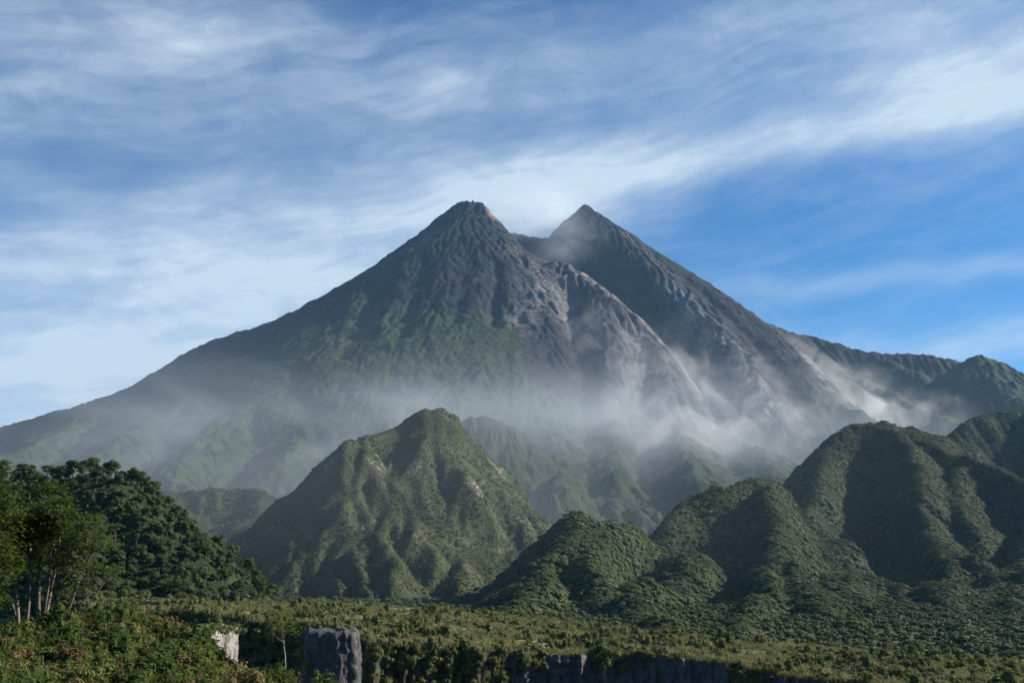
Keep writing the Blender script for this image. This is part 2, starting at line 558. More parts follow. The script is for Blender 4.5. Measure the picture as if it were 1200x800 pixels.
    for pts, wid, amp in [
        ([(690, 375, 4460), (720, 408, 4310), (760, 432, 4150), (800, 460, 3960), (820, 475, 3850)], 28, 0.9),
        ([(672, 360, 4500), (650, 400, 4290), (625, 425, 4080), (600, 452, 3870)], 70, 0.5),
        ([(640, 400, 4270), (660, 425, 4130), (690, 440, 4060)], 110, 0.5),
        ([(790, 385, 4480), (820, 420, 4280), (850, 450, 4080), (890, 485, 3750), (915, 505, 3500)], 60, 0.75),
        ([(850, 370, 4930), (880, 385, 4800), (905, 398, 4700)], 45, 0.5),
        ([(940, 430, 4350), (985, 465, 4000), (1010, 482, 3850), (1030, 495, 3700)], 45, 0.9),
        ([(960, 452, 4080), (990, 475, 3830)], 30, 0.8),
        ([(740, 440, 4060), (770, 490, 3500), (800, 520, 3100)], 120, 0.45),
        ([(820, 470, 3900), (860, 500, 3550)], 90, 0.55),
        ([(40, 487, 4340), (150, 452, 4360), (230, 428, 4420)], 45, 0.45),
    ]:
        ash = np.maximum(ash, amp * np.exp(-(line_dist(X, Y, pts) / wid) ** 2))
    pale = np.zeros_like(Z)
    for pts, wid, amp in [
        ([(592, 276, 4920), (620, 303, 4800), (650, 340, 4620), (685, 370, 4480), (720, 406, 4320)], 45, 0.6),
        ([(610, 330, 4600), (640, 370, 4430), (650, 395, 4300)], 90, 0.6),
        ([(735, 300, 4960), (755, 330, 4800), (785, 360, 4620)], 60, 0.4),
        ([(430, 325, 4600), (470, 315, 4650), (500, 290, 4750)], 110, 0.35),
    ]:
        pale = np.maximum(pale, amp * np.exp(-(line_dist(X, Y, pts) / wid) ** 2))
    sun_tint = np.zeros_like(Z)  # painted sun on the jutting summit spur and the breach rim
    for u, v, d, s in [(577, 257, 4960, 32), (684, 366, 4480, 22)]:
        q = P(u, v, d)
        sun_tint = np.maximum(sun_tint, np.exp(-(np.hypot(X - q[0], Y - q[1]) / s) ** 2))
    f.Z = Z
    f.attrs = {'veg': veg, 'ash': ash * (1 - 0.8 * veg), 'pale': pale * (1 - veg), 'sun_tint': sun_tint}
    o = f.build('volcano', M_VOLCANO, -60)
    tag(o, 'grey twin-peaked volcano with forested lower slopes and an open breach', 'volcano', kind='structure')
    return f


volcano = build_volcano()


# ------------------------------------------------------------------ green hills
def hill(name, box, cell, ridges, mat, label, nudge=6.0, gully=8.0, seed=0, er=(9000, 8), sink=5.0, ravines=()):
    f = Field(*box, cell)
    X, Y = f.X, f.Y
    k = min(9.0, 3.0 * cell)
    Z = envelope(X + k * fbm(X / 55, Y / 55, 3, seed + 61), Y + k * fbm(X / 55, Y / 55, 3, seed + 62), ridges)
    for pts, deep, wid in ravines:
        cut = Z - deep * np.exp(-(line_dist(X, Y, pts) / wid) ** 2)
        Z = np.maximum(cut, np.minimum(Z, -30 + 8 * fbm(X / 40, Y / 40, 2, seed + 71)))
    Z = np.maximum(Z, -90)
    Z = blur(Z, 2)
    Z += fbm(X / 70, Y / 70, 4, seed + 1) * nudge
    Z += (ridged(X / 55 + 0.3 * fbm(X / 90, Y / 90, 2, seed + 9), Y / 120, 3, seed + 2) - 0.6) * gully
    Z = erode(Z, cell, er[0], er[1], 40, 0.2, seed=seed + 3)
    Z = blur(Z, 1)
    f.Z = Z - sink
    return f


right_hills = hill('hill', (-150, 1750, 400, 2700), 3.5, [
    # nearest rounded hill: a steep dark left side, a long sunlit right flank
    ([(683, 597, 900), (709, 603, 915), (735, 591, 940), (761, 594, 960), (784, 624, 980)], 1.1, 8, 0),
    ([(683, 597, 900), (658, 622, 850), (636, 652, 800), (618, 684, 740), (598, 712, 680)], 0.85, 9, 0),
    ([(690, 600, 900), (700, 640, 820), (722, 680, 730), (758, 712, 645), (800, 741, 505)], 0.85, 10, 0),
    ([(761, 594, 960), (776, 622, 900), (762, 650, 840), (748, 668, 790)], 1.0, 8, 0),
    # middle ridge
    ([(776, 604, 1050), (812, 579, 1090), (849, 563, 1120), (890, 554, 1150), (921, 561, 1180), (940, 584, 1200)], 1.15, 8, 0),
    ([(890, 554, 1150), (908, 585, 1060), (917, 618, 970), (906, 646, 890), (886, 690, 740), (872, 742, 500)], 1.1, 8, 0),
    ([(913, 600, 1010), (935, 650, 880), (965, 695, 720), (1004, 742, 498)], 0.75, 9, 0),
    ([(935, 650, 880), (985, 682, 790), (1010, 705, 720)], 0.85, 8, 0),
    # high ridge
    ([(931, 558, 1500), (962, 524, 1550), (988, 498, 1600), (1035, 491, 1620), (1076, 501, 1640), (1112, 509, 1660), (1135, 522, 1680)], 1.1, 9, 0),
    ([(972, 512, 1580), (956, 560, 1420), (942, 605, 1260), (962, 634, 1150), (1004, 660, 1040), (1058, 676, 950)], 1.15, 8, 0),
    ([(1035, 491, 1620), (1064, 520, 1500), (1078, 560, 1360), (1080, 600, 1220), (1104, 632, 1110), (1140, 650, 1020)], 1.15, 8, 0),
    ([(1090, 622, 1150), (1108, 670, 900), (1120, 712, 680), (1128, 746, 482)], 1.1, 9, 0),
    ([(1060, 500, 1640), (1100, 520, 1560), (1140, 533, 1500), (1185, 552, 1420), (1250, 590, 1300)], 1.1, 8, 0),
    ([(1130, 530, 1520), (1120, 570, 1380), (1132, 605, 1250)], 1.15, 8, 0),
    ([(1240, 585, 1300), (1205, 635, 1100), (1172, 672, 950), (1150, 700, 820)], 1.15, 8, 0),
    ([(1205, 635, 1100), (1192, 690, 820), (1192, 750, 468)], 1.1, 8, 0),
    ([(1290, 600, 1300), (1260, 660, 950), (1250, 752, 460)], 1.1, 8, 0),
    # low toe along the terrace
    ([(1000, 744, 490), (1070, 744, 490), (1160, 746, 480), (1260, 750, 465), (1400, 760, 440)], 0.35, 20, 0),
    # far shoulder at the edge
    ([(1117, 503, 2100), (1148, 486, 2150), (1200, 478, 2200), (1290, 482, 2200)], 1.0, 12, 0),
    ([(1200, 478, 2200), (1230, 530, 1900), (1260, 570, 1700)], 1.1, 10, 0),
], M_HILL, '', 6.0, 5.0, 100, (10000, 6), 5.0, [
    ([(788, 626, 1010), (756, 664, 850), (772, 704, 690), (806, 740, 540)], 30, 26),
    ([(945, 590, 1260), (958, 632, 1050), (1002, 690, 800), (1030, 740, 530)], 32, 28),
    ([(1015, 560, 1450), (1052, 640, 1120), (1082, 690, 850), (1084, 742, 510)], 34, 30),
])
o = right_hills.build('hill', M_HILL, -52)
tag(o, 'dark green forested hill with sharp spurs at the foot of the volcano', 'hill', kind='structure')

central_hill = hill('hill', (-620, 430, 800, 3050), 3.0, [
    ([(384, 612, 1035), (387, 582, 1045), (395, 552, 1060), (410, 522, 1085), (432, 500, 1110), (462, 489, 1130), (492, 482, 1145), (519, 478, 1160), (537, 493, 1180), (556, 511, 1200), (575, 539, 1220), (594, 560, 1240), (605, 587, 1260), (631, 620, 1280)], 1.7, 5, 0),
    ([(432, 502, 1110), (448, 545, 1075), (470, 590, 1030), (496, 640, 975)], 0.92, 6, 0),
    ([(455, 494, 1125), (480, 545, 1085), (505, 595, 1035), (530, 645, 975), (556, 690, 905)], 0.92, 6, 0),
    ([(480, 487, 1140), (505, 535, 1105), (530, 585, 1060), (556, 635, 1005)], 0.92, 6, 0),
    ([(505, 482, 1155), (530, 530, 1125), (556, 580, 1085), (580, 630, 1035), (602, 680, 970)], 0.92, 6, 0),
    ([(530, 490, 1172), (552, 540, 1145), (576, 590, 1105), (596, 640, 1050)], 1.1, 6, 0),
    ([(556, 512, 1200), (576, 560, 1170), (594, 610, 1125), (610, 660, 1060)], 1.3, 6, 0),
    ([(412, 522, 1085), (424, 570, 1040), (446, 625, 980), (470, 680, 905)], 0.92, 6, 0),
    ([(395, 552, 1060), (400, 600, 1010), (416, 650, 950), (434, 690, 890)], 1.6, 6, 0),
    ([(388, 590, 1035), (386, 632, 985), (392, 684, 905)], 1.8, 5, 0),
    # ridge behind it, fainter
    ([(500, 510, 2650), (537, 494, 2680), (575, 486, 2700), (612, 509, 2720), (640, 542, 2740), (662, 587, 2760)], 1.0, 10, 0),
    ([(575, 486, 2700), (605, 545, 2560), (632, 600, 2420)], 1.0, 8, 0),
], M_CENTRAL, '', 6.0, 13.0, 200, (12000, 12), 2.5)
X, Y = central_hill.X, central_hill.Y
sl = central_hill.slope()
band = 0.5 + 0.5 * np.sin(central_hill.Z / 11.0 + 2.2 * fbm(X / 120, Y / 120, 3, 66))
central_hill.attrs = {'rock': np.clip(sstep(0.75, 1.2, sl) * sstep(0.55, 0.9, band) * sstep(0.10, 0.5, fbm(X / 26, Y / 26, 3, 67)) * sstep(150, 90, central_hill.Z) * 1.6, 0, 1)}
o = central_hill.build('hill', M_CENTRAL, -52)
tag(o, 'steep grassy hill with pale rock outcrops in the middle of the valley', 'hill', kind='structure')

low_hills = hill('hill', (-900, -150, 850, 2000), 4.0, [
    ([(120, 575, 1500), (200, 570, 1500), (260, 568, 1500), (305, 573, 1480), (327, 590, 1450), (345, 625, 1420)], 0.8, 16, 0),
    ([(305, 573, 1480), (300, 620, 1300), (330, 650, 1150), (360, 680, 1000)], 0.7, 16, 0),
    ([(200, 570, 1500), (230, 630, 1250), (270, 670, 1000)], 0.7, 16, 0),
], M_HILL, '', 6.0, 8.0, 300)
o = low_hills.build('hill', M_HILL, -52)
tag(o, 'low rounded forested hill in haze beside the rocky hill', 'hill', kind='structure')

left_hill = hill('hill', (-480, -60, 330, 640), 2.0, [
    ([(-120, 535, 440), (0, 545, 430), (60, 548, 430), (110, 546, 430), (135, 550, 432), (160, 561, 435), (185, 576, 440), (205, 594, 445), (226, 610, 450), (246, 634, 455), (262, 660, 460), (284, 682, 465), (305, 712, 470)], 1.05, 12, 0),
    ([(60, 548, 430), (90, 620, 390), (120, 680, 350)], 1.0, 12, 0),
    ([(160, 561, 435), (190, 630, 405), (215, 690, 375)], 1.0, 12, 0),
], M_HILL, '', 3.0, 4.0, 400, (5000, 5))
o = left_hill.build('hill', M_HILL, -52)
tag(o, 'near wooded hill with a dark tree-topped crest', 'hill', kind='structure')
#VEG#
# ------------------------------------------------------------------ ground sheet
def spaced(a, b, fine, c=0.0):
    """Positions from a to b, close together round c and wider apart away from it."""
    t = np.linspace(-1, 1, 181)
    s = np.sign(t) * np.abs(t) ** 2.2
    return np.unique(np.where(s < 0, c + s * (c - a), c + s * (b - c)))


def build_ground():
    xs, ys = spaced(-8800, 8800, 5, 0), spaced(-1450, 9300, 5, 700)
    X, Y = np.meshgrid(xs, ys)
    Z = -47 + 1.5 * fbm(X / 90, Y / 90, 3, 501) + sstep(1100, 3000, Y) * 25
    m, w, b, out = principled('valley_floor')
    pos = w.n('ShaderNodeNewGeometry').outputs['Position']
    n1, n2 = w.noise(pos, 0.012, 5.0, 0.6), w.noise(pos, 0.2, 4.0, 0.65)
    col = w.mix(w.ramp(n1, 0.35, 0.65), c4(0.030, 0.046, 0.018), c4(0.075, 0.085, 0.034))
    col = w.mix(w.m('MULTIPLY', w.ramp(n2, 0.45, 0.7), 0.6), col, c4(0.10, 0.105, 0.045))
    w.set(b.inputs['Base Color'], col)
    bump(w, b, n2, 1.5, 0.7)
    o = grid_mesh('ground', X, Y, Z, m)
    tag(o, 'green floor of the valley in front of the volcano', 'ground', kind='structure')


build_ground()


# ------------------------------------------------------------------ terrace with its cliff
def mat_turf():
    m, w, b, out = principled('terrace_turf')
    pos = w.n('ShaderNodeNewGeometry').outputs['Position']
    n1, n2 = w.noise(pos, 0.07, 5.0, 0.65), w.noise(pos, 0.9, 4.0, 0.65)
    col = w.mix(w.ramp(n1, 0.35, 0.65), c4(0.065, 0.078, 0.030), c4(0.185, 0.165, 0.085))
    col = w.mix(w.m('MULTIPLY', w.ramp(n2, 0.45, 0.7), 0.7), col, c4(0.045, 0.060, 0.022))
    w.set(b.inputs['Base Color'], col)
    bump(w, b, n2, 0.4, 0.8)
    return m


def mat_cliff(name, dark, light, streak):
    m, w, b, out = principled(name)
    pos = w.n('ShaderNodeNewGeometry').outputs['Position']
    sep = w.n('ShaderNodeSeparateXYZ', ins={0: pos})
    x, y, z = sep.outputs
    along = w.xyz(w.m('MULTIPLY', x, 0.55), w.m('MULTIPLY', y, 0.55), w.m('MULTIPLY', z, 0.16))
    ribs = w.noise(along, 1.0, 5.0, 0.65, 0.4)
    grain = w.noise(pos, 0.7, 6.0, 0.7)
    layers = w.noise(w.xyz(w.m('MULTIPLY', x, 0.06), w.m('MULTIPLY', y, 0.06), w.m('MULTIPLY', z, 1.1)), 1.0, 4.0, 0.6)
    col = w.mix(w.ramp(w.m('ADD', w.m('MULTIPLY', ribs, streak), w.m('MULTIPLY', grain, 1 - streak)), 0.36, 0.66), dark, light)
    col = w.mix(w.m('MULTIPLY', w.ramp(layers, 0.5, 0.7), 0.35), col, c4(0.10, 0.085, 0.07))
    col = w.mix(w.attr('soil'), col, w.mix(w.ramp(grain, 0.4, 0.6), c4(0.030, 0.040, 0.018), c4(0.085, 0.070, 0.045)))
    w.set(b.inputs['Base Color'], col)
    bump(w, b, w.m('ADD', w.m('MULTIPLY', ribs, 0.7), grain), 0.8, 0.9)
    return m


M_TURF = mat_turf()
M_CLIFF = mat_cliff('grey_cliff', c4(0.065, 0.065, 0.070), c4(0.15, 0.145, 0.145), 0.35)
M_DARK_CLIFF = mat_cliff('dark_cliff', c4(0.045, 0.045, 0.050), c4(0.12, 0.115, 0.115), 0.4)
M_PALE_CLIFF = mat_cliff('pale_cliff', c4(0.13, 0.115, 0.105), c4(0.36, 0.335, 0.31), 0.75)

RIM = [(100, 714, 232), (150, 715, 230), (230, 718, 225), (280, 724, 222), (320, 728, 222), (360, 731, 218), (400, 737, 210), (424, 746, 195),
       (440, 757, 181), (480, 757, 184), (520, 756, 186), (560, 760, 188), (600, 764, 190), (654, 767, 193), (700, 767, 195), (731, 766, 195),
       (790, 769, 190), (850, 777, 183), (915, 791, 174), (960, 796, 170), (1000, 801, 165), (1100, 812, 158), (1200, 825, 150), (1400, 850, 138)]
FAR_V = ([100, 230, 330, 430, 480, 550, 640, 720, 800, 900, 1000, 1100, 1200, 1400], [704, 707, 708, 709, 712, 717, 725, 737, 747, 754, 762, 770, 778, 792])
us = np.arange(100, 1401, 1.5)
rim_v = np.interp(us, [p[0] for p in RIM], [p[1] for p in RIM])
rim_d = np.interp(us, [p[0] for p in RIM], [p[2] for p in RIM])
rim_d = rim_d + 2.2 * fbm(us / 45, us * 0, 4, 601, 0.6) + 1.5 * np.abs(pnoise(us / 17, us * 0, 602))
rim = np.array([P(u, v, d) for u, v, d in zip(us, rim_v, rim_d)])
far_v = np.interp(us, *FAR_V)
far_z = rim[:, 2] - 1.2
far = np.array([P(u, v, z * 1.0 / P(u, v, 1.0)[2]) for u, v, z in zip(us, far_v, far_z)])
TERR = {}


def build_terrace():
    n = 70
    t = np.linspace(0, 1, n)[:, None]
    X = rim[None, :, 0] * (1 - t) + far[None, :, 0] * t
    Y = rim[None, :, 1] * (1 - t) + far[None, :, 1] * t
    Z = rim[None, :, 2] * (1 - t) + far[None, :, 2] * t
    hump = np.minimum(1, np.minimum(t, 1 - t) * 8)
    Z = Z + hump * 1.0 * fbm(X / 22, Y / 22, 3, 611) + (1 - hump) * 0.35 * fbm(X / 5, Y / 5, 3, 612)
    # back slope down to the valley floor
    bt = np.linspace(0, 1, 16)[1:, None]
    rad = far[:, :2] / np.linalg.norm(far[:, :2], axis=1, keepdims=True)
    BX = X[-1][None] + rad[None, :, 0] * 75 * bt
    BY = Y[-1][None] + rad[None, :, 1] * 75 * bt
    BZ = Z[-1][None] * (1 - bt) - 49 * bt + np.sin(bt * math.pi) * 3
    X, Y, Z = np.vstack([X, BX]), np.vstack([Y, BY]), np.vstack([Z, BZ])
    TERR.update(X=X, Y=Y, Z=Z, n=n)
    o = grid_mesh('terrace', X, Y, Z, M_TURF)
    tag(o, 'grassy river terrace covered in shrubs above the grey cliff', 'terrace', kind='structure')
    # the cliff below its rim: steep grey face to the right, bushy slope to the left
    lean = np.interp(us, [100, 428, 440, 585, 605, 1400], [0.5, 0.5, 0.42, 0.36, 0.07, 0.07])
    rows = np.concatenate([np.linspace(0, 3, 14), np.linspace(3, 32, 60)[1:]])[:, None]
    sx, sz = np.broadcast_to(X[0][None], (len(rows), len(us))), rows
    rib = ridged(sx / 13.0 + 0.08 * sz, sz / 16.0 + 0 * sx, 4, 621, 0.45) - 0.5 + 0.5 * fbm(sx / 26.0, sz / 30.0 + 0 * sx, 2, 625)
    crumble = fbm(sx / 1.6, sz / 1.9 + 0 * sx, 4, 622, 0.6)
    amp = np.minimum(1, rows / 1.5)
    CX = X[0][None] + amp * 0.2 * crumble
    CY = Y[0][None] - lean[None] * rows - amp * (1.7 * rib + 0.5 * crumble) * (1 - lean[None] * 0.4)
    CZ = Z[0][None] - rows + amp * 0.15 * crumble
    TERR.update(CX=CX, CY=CY, CZ=CZ, lean=lean)
    o = grid_mesh('cliff', CX[::-1], CY[::-1], CZ[::-1], M_CLIFF, {'soil': np.broadcast_to(sstep(0.12, 0.34, lean)[None], CX.shape)[::-1]})
    tag(o, 'long shaded grey cliff under the shrubby terrace', 'cliff', kind='structure')


build_terrace()


def bluff(name, foot, top_z, height, mat, label, flare=0.10, seed=0, rough=0.5, taper_pow=1.0, turf=2):
    """A free-standing block of cliff: a rough plan outline carried down from an uneven flat top."""
    p = np.array(foot)
    seg = np.vstack([p, p[:1]])
    ring = []
    for a, b in zip(seg[:-1], seg[1:]):
        k = max(2, int(np.linalg.norm(b - a) / 0.22))
        for i in range(k):
            ring.append(a + (b - a) * i / k)
    ring = np.array(ring)
    for _ in range(2):
        ring = 0.5 * ring + 0.25 * (np.roll(ring, 1, 0) + np.roll(ring, -1, 0))
    c = ring.mean(0)
    n = len(ring)
    out = np.roll(ring, -1, 0) - np.roll(ring, 1, 0)
    out = np.stack([out[:, 1], -out[:, 0]], 1)
    out /= np.linalg.norm(out, axis=1, keepdims=True)
    out *= np.sign(((ring - c) * out).sum(1).mean())
    rows = np.concatenate([[0, 0.12, 0.3], np.arange(0.6, height, 0.35)])
    V = []
    for fr in (0.0, 0.5, 0.85):
        q = c + (ring - c) * fr
        V.append(np.column_stack([q, top_z + 0.9 * fbm(q[:, 0] / 3.2, q[:, 1] / 3.2, 4, seed + 5) + 0 * fr]))
    for r in rows:
        a = min(1.0, r / 0.6)
        s = ring[:, 0] + ring[:, 1] * 1.3
        d = flare * r ** taper_pow + a * rough * (2.0 * (ridged(s / 3.2, 0 * s + r / 16, 3, seed) - 0.5) + 0.7 * fbm(s / 0.9, 0 * s + r / 1.1, 3, seed + 3)) - 0.18 * (1 - a)
        q = ring + out * d[:, None]
        V.append(np.column_stack([q, np.full(n, top_z - r) + 0.9 * fbm(ring[:, 0] / 3.2, ring[:, 1] / 3.2, 4, seed + 5)]))
    V = np.array(V)
    m = len(V)
    idx = np.arange(m * n).reshape(m, n)
    q = np.stack([idx[:-1], np.roll(idx[:-1], -1, 1), np.roll(idx[1:], -1, 1), idx[1:]], -1).reshape(-1, 4)
    o = link(name, mesh_np(name, V.reshape(-1, 3), q, [mat, M_TURF], True))
    o.data.polygons.foreach_set('material_index', (np.arange(len(q)) < turf * n).astype(np.int32))
    bm = bmesh.new()
    bm.from_mesh(o.data)
    bmesh.ops.recalc_face_normals(bm, faces=bm.faces)
    bm.to_mesh(o.data)
    bm.free()
    tag(o, label, 'cliff', kind='structure')
    return o


def plan(u, d):
    return P(u, 640, d)[:2]


bluff('cliff', [plan(364, 166), plan(396, 165), plan(419, 166), plan(423, 169), plan(418, 173), plan(366, 173)], P(395, 740, 166)[2], 34, M_DARK_CLIFF,
      'dark flat-topped block of cliff standing apart from the terrace', 0.085, 700, 0.42, 1.0, 0)
bluff('cliff', [plan(232, 160), plan(249, 163), plan(268, 171), plan(284, 180), plan(279, 186), plan(215, 180), plan(215, 160)], P(268, 739, 172)[2], 34, M_PALE_CLIFF,
      'sunlit pale grey cliff face streaked from top to bottom', 0.02, 720, 0.35)

# ------------------------------------------------------------------ overgrown bank in front
BANK = [(-500, 735, 66), (-300, 745, 62), (0, 752, 56), (60, 752, 54), (130, 738, 54), (180, 742, 52), (215, 760, 50), (245, 785, 48), (270, 803, 47), (300, 812, 46.5), (350, 826, 46), (450, 850, 44), (700, 920, 42), (1300, 1010, 42)]
bank_pts = np.array([P(*p) for p in BANK])


def bank_z(X, Y):
    yc = np.interp(X, bank_pts[:, 0], bank_pts[:, 1])
    zc = np.interp(X, bank_pts[:, 0], bank_pts[:, 2])
    dip = np.minimum(-5.7, zc - 1.0)
    a = np.interp(Y, [-20, 0, 6], [-1.6, -1.75, -2.2])
    z = np.where(Y < 26, a + (dip - a) * sstep(2, 26, Y), dip + (zc - dip) * sstep(26, 1, (Y - 26) / np.maximum(yc - 26, 1) * -25 + 26))
    return np.where(Y > yc, zc - 1.05 * (np.sqrt((Y - yc) ** 2 + 9) - 3), z)


def build_bank():
    xs, ys = np.arange(-70, 60.1, 0.5), np.arange(-18, 100, 0.5)
    X, Y = np.meshgrid(xs, ys)
    Z = bank_z(X, Y) + 0.35 * fbm(X / 4, Y / 4, 3, 811) * sstep(3, 12, Y)
    m, w, b, out = principled('bank_soil')
    pos = w.n('ShaderNodeNewGeometry').outputs['Position']
    n1 = w.noise(pos, 0.8, 5.0, 0.65)
    w.set(b.inputs['Base Color'], w.mix(w.ramp(n1, 0.35, 0.65), c4(0.030, 0.038, 0.015), c4(0.075, 0.060, 0.030)))
    bump(w, b, n1, 0.2, 0.8)
    o = grid_mesh('bank', X, Y, Z, m)
    tag(o, 'steep bank overgrown with grass and ferns in front of the gorge', 'bank', kind='structure')


build_bank()


# ------------------------------------------------------------------ plants
def mat_leaf(name, a, b_, c, trans=0.25, rand=0.5, patch=0.0):
    m = bpy.data.materials.new(name)
    m.use_nodes = True
    w = Nodes(m.node_tree)
    r = w.n('ShaderNodeObjectInfo').outputs['Random']
    pos = w.n('ShaderNodeNewGeometry').outputs['Random Per Island']
    f = w.m('ADD', w.m('MULTIPLY', r, rand), w.m('MULTIPLY', pos, 1 - rand))
    if patch:        # stands of darker and lighter trees
        p = w.noise(w.n('ShaderNodeNewGeometry').outputs['Position'], 0.014, 4.0, 0.6)
        f = w.m('ADD', w.m('MULTIPLY', f, 1 - patch), w.m('MULTIPLY', w.ramp(p, 0.32, 0.68), patch))
    col = w.mix(w.ramp(f, 0.0, 0.55, smooth=False), a, b_)
    col = w.mix(w.ramp(f, 0.55, 1.0, smooth=False), col, c)
    d = w.n('ShaderNodeBsdfPrincipled', ins={'Base Color': col, 'Roughness': 0.7, 'Specular IOR Level': 0.2})
    t = w.n('ShaderNodeBsdfTranslucent', ins={'Color': w.mix(0.5, col, c4(0.16, 0.20, 0.03))})
    s = w.n('ShaderNodeMixShader', ins={0: trans})
    w.t.links.new(d.outputs[0], s.inputs[1])
    w.t.links.new(t.outputs[0], s.inputs[2])
    out = w.n('ShaderNodeOutputMaterial')
    w.t.links.new(s.outputs[0], out.inputs['Surface'])
    return m


M_FOREST = mat_leaf('forest_leaf', c4(0.044, 0.060, 0.020), c4(0.074, 0.095, 0.031), c4(0.115, 0.125, 0.045), 0.12, 0.65, 0.45)
M_SCRUB = mat_leaf('hill_scrub_leaf', c4(0.050, 0.062, 0.026), c4(0.085, 0.098, 0.042), c4(0.14, 0.14, 0.065), 0.12, 0.6, 0.5)
M_DARKTREE = mat_leaf('dark_tree_leaf', c4(0.020, 0.036, 0.014), c4(0.040, 0.060, 0.020), c4(0.075, 0.095, 0.032), 0.2, 0.65)
M_SHRUB = mat_leaf('shrub_leaf', c4(0.070, 0.092, 0.030), c4(0.125, 0.140, 0.048), c4(0.18, 0.175, 0.072), 0.25, 0.65)
M_TREE = mat_leaf('tree_leaf', c4(0.020, 0.036, 0.010), c4(0.038, 0.064, 0.014), c4(0.095, 0.13, 0.024), 0.4, 0.2)
M_BANK = mat_leaf('bank_leaf', c4(0.045, 0.072, 0.018), c4(0.10, 0.13, 0.030), c4(0.18, 0.165, 0.055), 0.4, 0.6)
M_STRAW = mat_leaf('straw', c4(0.11, 0.115, 0.045), c4(0.19, 0.17, 0.08), c4(0.27, 0.23, 0.12), 0.3, 0.6)
M_DRY = mat_leaf('dry_leaf', c4(0.085, 0.045, 0.022), c4(0.13, 0.085, 0.035), c4(0.17, 0.14, 0.06), 0.3, 0.6)


def mat_bark(name, a, b_):
    m, w, b, out = principled(name)
    pos = w.n('ShaderNodeTexCoord').outputs['Object']
    n = w.noise(w.n('ShaderNodeMapping', ins={'Vector': pos, 'Scale': (9, 9, 2.0)}).outputs[0], 1.0, 4.0, 0.6)
    w.set(b.inputs['Base Color'], w.mix(w.ramp(n, 0.35, 0.65), a, b_))
    return m


M_BARK = mat_bark('pale_bark', c4(0.07, 0.058, 0.045), c4(0.19, 0.16, 0.125))
M_STEM = mat_bark('grey_bark', c4(0.16, 0.14, 0.12), c4(0.36, 0.32, 0.27))
M_DARKBARK = mat_bark('dark_bark', c4(0.06, 0.05, 0.04), c4(0.13, 0.11, 0.09))


def leaf_quads(cen, size, g, up=0.35, nrm=None, long=1.0):
    """Folded leaf-shaped quads round the given centres."""
    n = len(cen)
    a = g.normal(size=(n, 3))
    if nrm is not None:
        a = a * 0.33 + nrm
    a[:, 2] += up
    a /= np.linalg.norm(a, axis=1, keepdims=True)
    t = g.normal(size=(n, 3))
    t -= (t * a).sum(1, keepdims=True) * a
    t /= np.linalg.norm(t, axis=1, keepdims=True)
    b = np.cross(a, t)
    s = (size * g.uniform(0.6, 1.3, n))[:, None]
    l = s * long
    co = np.stack([cen - t * l, cen - b * s * 0.55 + a * s * 0.18, cen + t * l, cen + b * s * 0.55 + a * s * 0.18], 1)
    return co.reshape(-1, 3), np.arange(4 * n).reshape(n, 4)


def tube(path, radii, sides=5):
    path = np.asarray(path, float)
    n = len(path)
    t = np.gradient(path, axis=0)
    t /= np.linalg.norm(t, axis=1, keepdims=True) + 1e-9
    ref = np.where(np.abs(t[:, 2:3]) > 0.9, [[1, 0, 0]], [[0, 0, 1.0]])
    a = np.cross(t, ref)
    a /= np.linalg.norm(a, axis=1, keepdims=True)
    b = np.cross(t, a)
    th = np.arange(sides) * 2 * math.pi / sides
    co = path[:, None] + np.asarray(radii)[:, None, None] * (a[:, None] * np.cos(th)[None, :, None] + b[:, None] * np.sin(th)[None, :, None])
    idx = np.arange(n * sides).reshape(n, sides)
    q = np.stack([idx[:-1], idx[1:], np.roll(idx[1:], -1, 1), np.roll(idx[:-1], -1, 1)], -1).reshape(-1, 4)
    return co.reshape(-1, 3), q


def merge(parts):
    co, q, off = [], [], 0
    for c, f in parts:
        co.append(c)
        q.append(f + off)
        off += len(c)
    return np.vstack(co), np.vstack(q)


def two_mat_mesh(name, leaf, wood, mats):
    co, q = merge([leaf, wood])
    me = mesh_np(name, co, q, mats)
    mi = np.zeros(len(q), np.int32)
    mi[len(leaf[1]):] = 1
    me.polygons.foreach_set('material_index', mi)
    return me


def lump(c, r, flat, g, rings=5, sides=8):
    """A closed uneven core of one leaf mass, so that no light leaks through it."""
    c = np.array(c)
    th, ph = np.linspace(0.02, math.pi - 0.02, rings), np.arange(sides) * 2 * math.pi / sides
    d = np.stack([np.sin(th)[:, None] * np.cos(ph)[None], np.sin(th)[:, None] * np.sin(ph)[None], np.broadcast_to(np.cos(th)[:, None], (rings, sides))], -1)
    co = c + d * r * g.uniform(0.78, 1.08, (rings, sides, 1)) * np.array([1, 1, flat])
    idx = np.arange(rings * sides).reshape(rings, sides)
    q = np.stack([idx[:-1], idx[1:], np.roll(idx[1:], -1, 1), np.roll(idx[:-1], -1, 1)], -1).reshape(-1, 4)
    return co.reshape(-1, 3), q


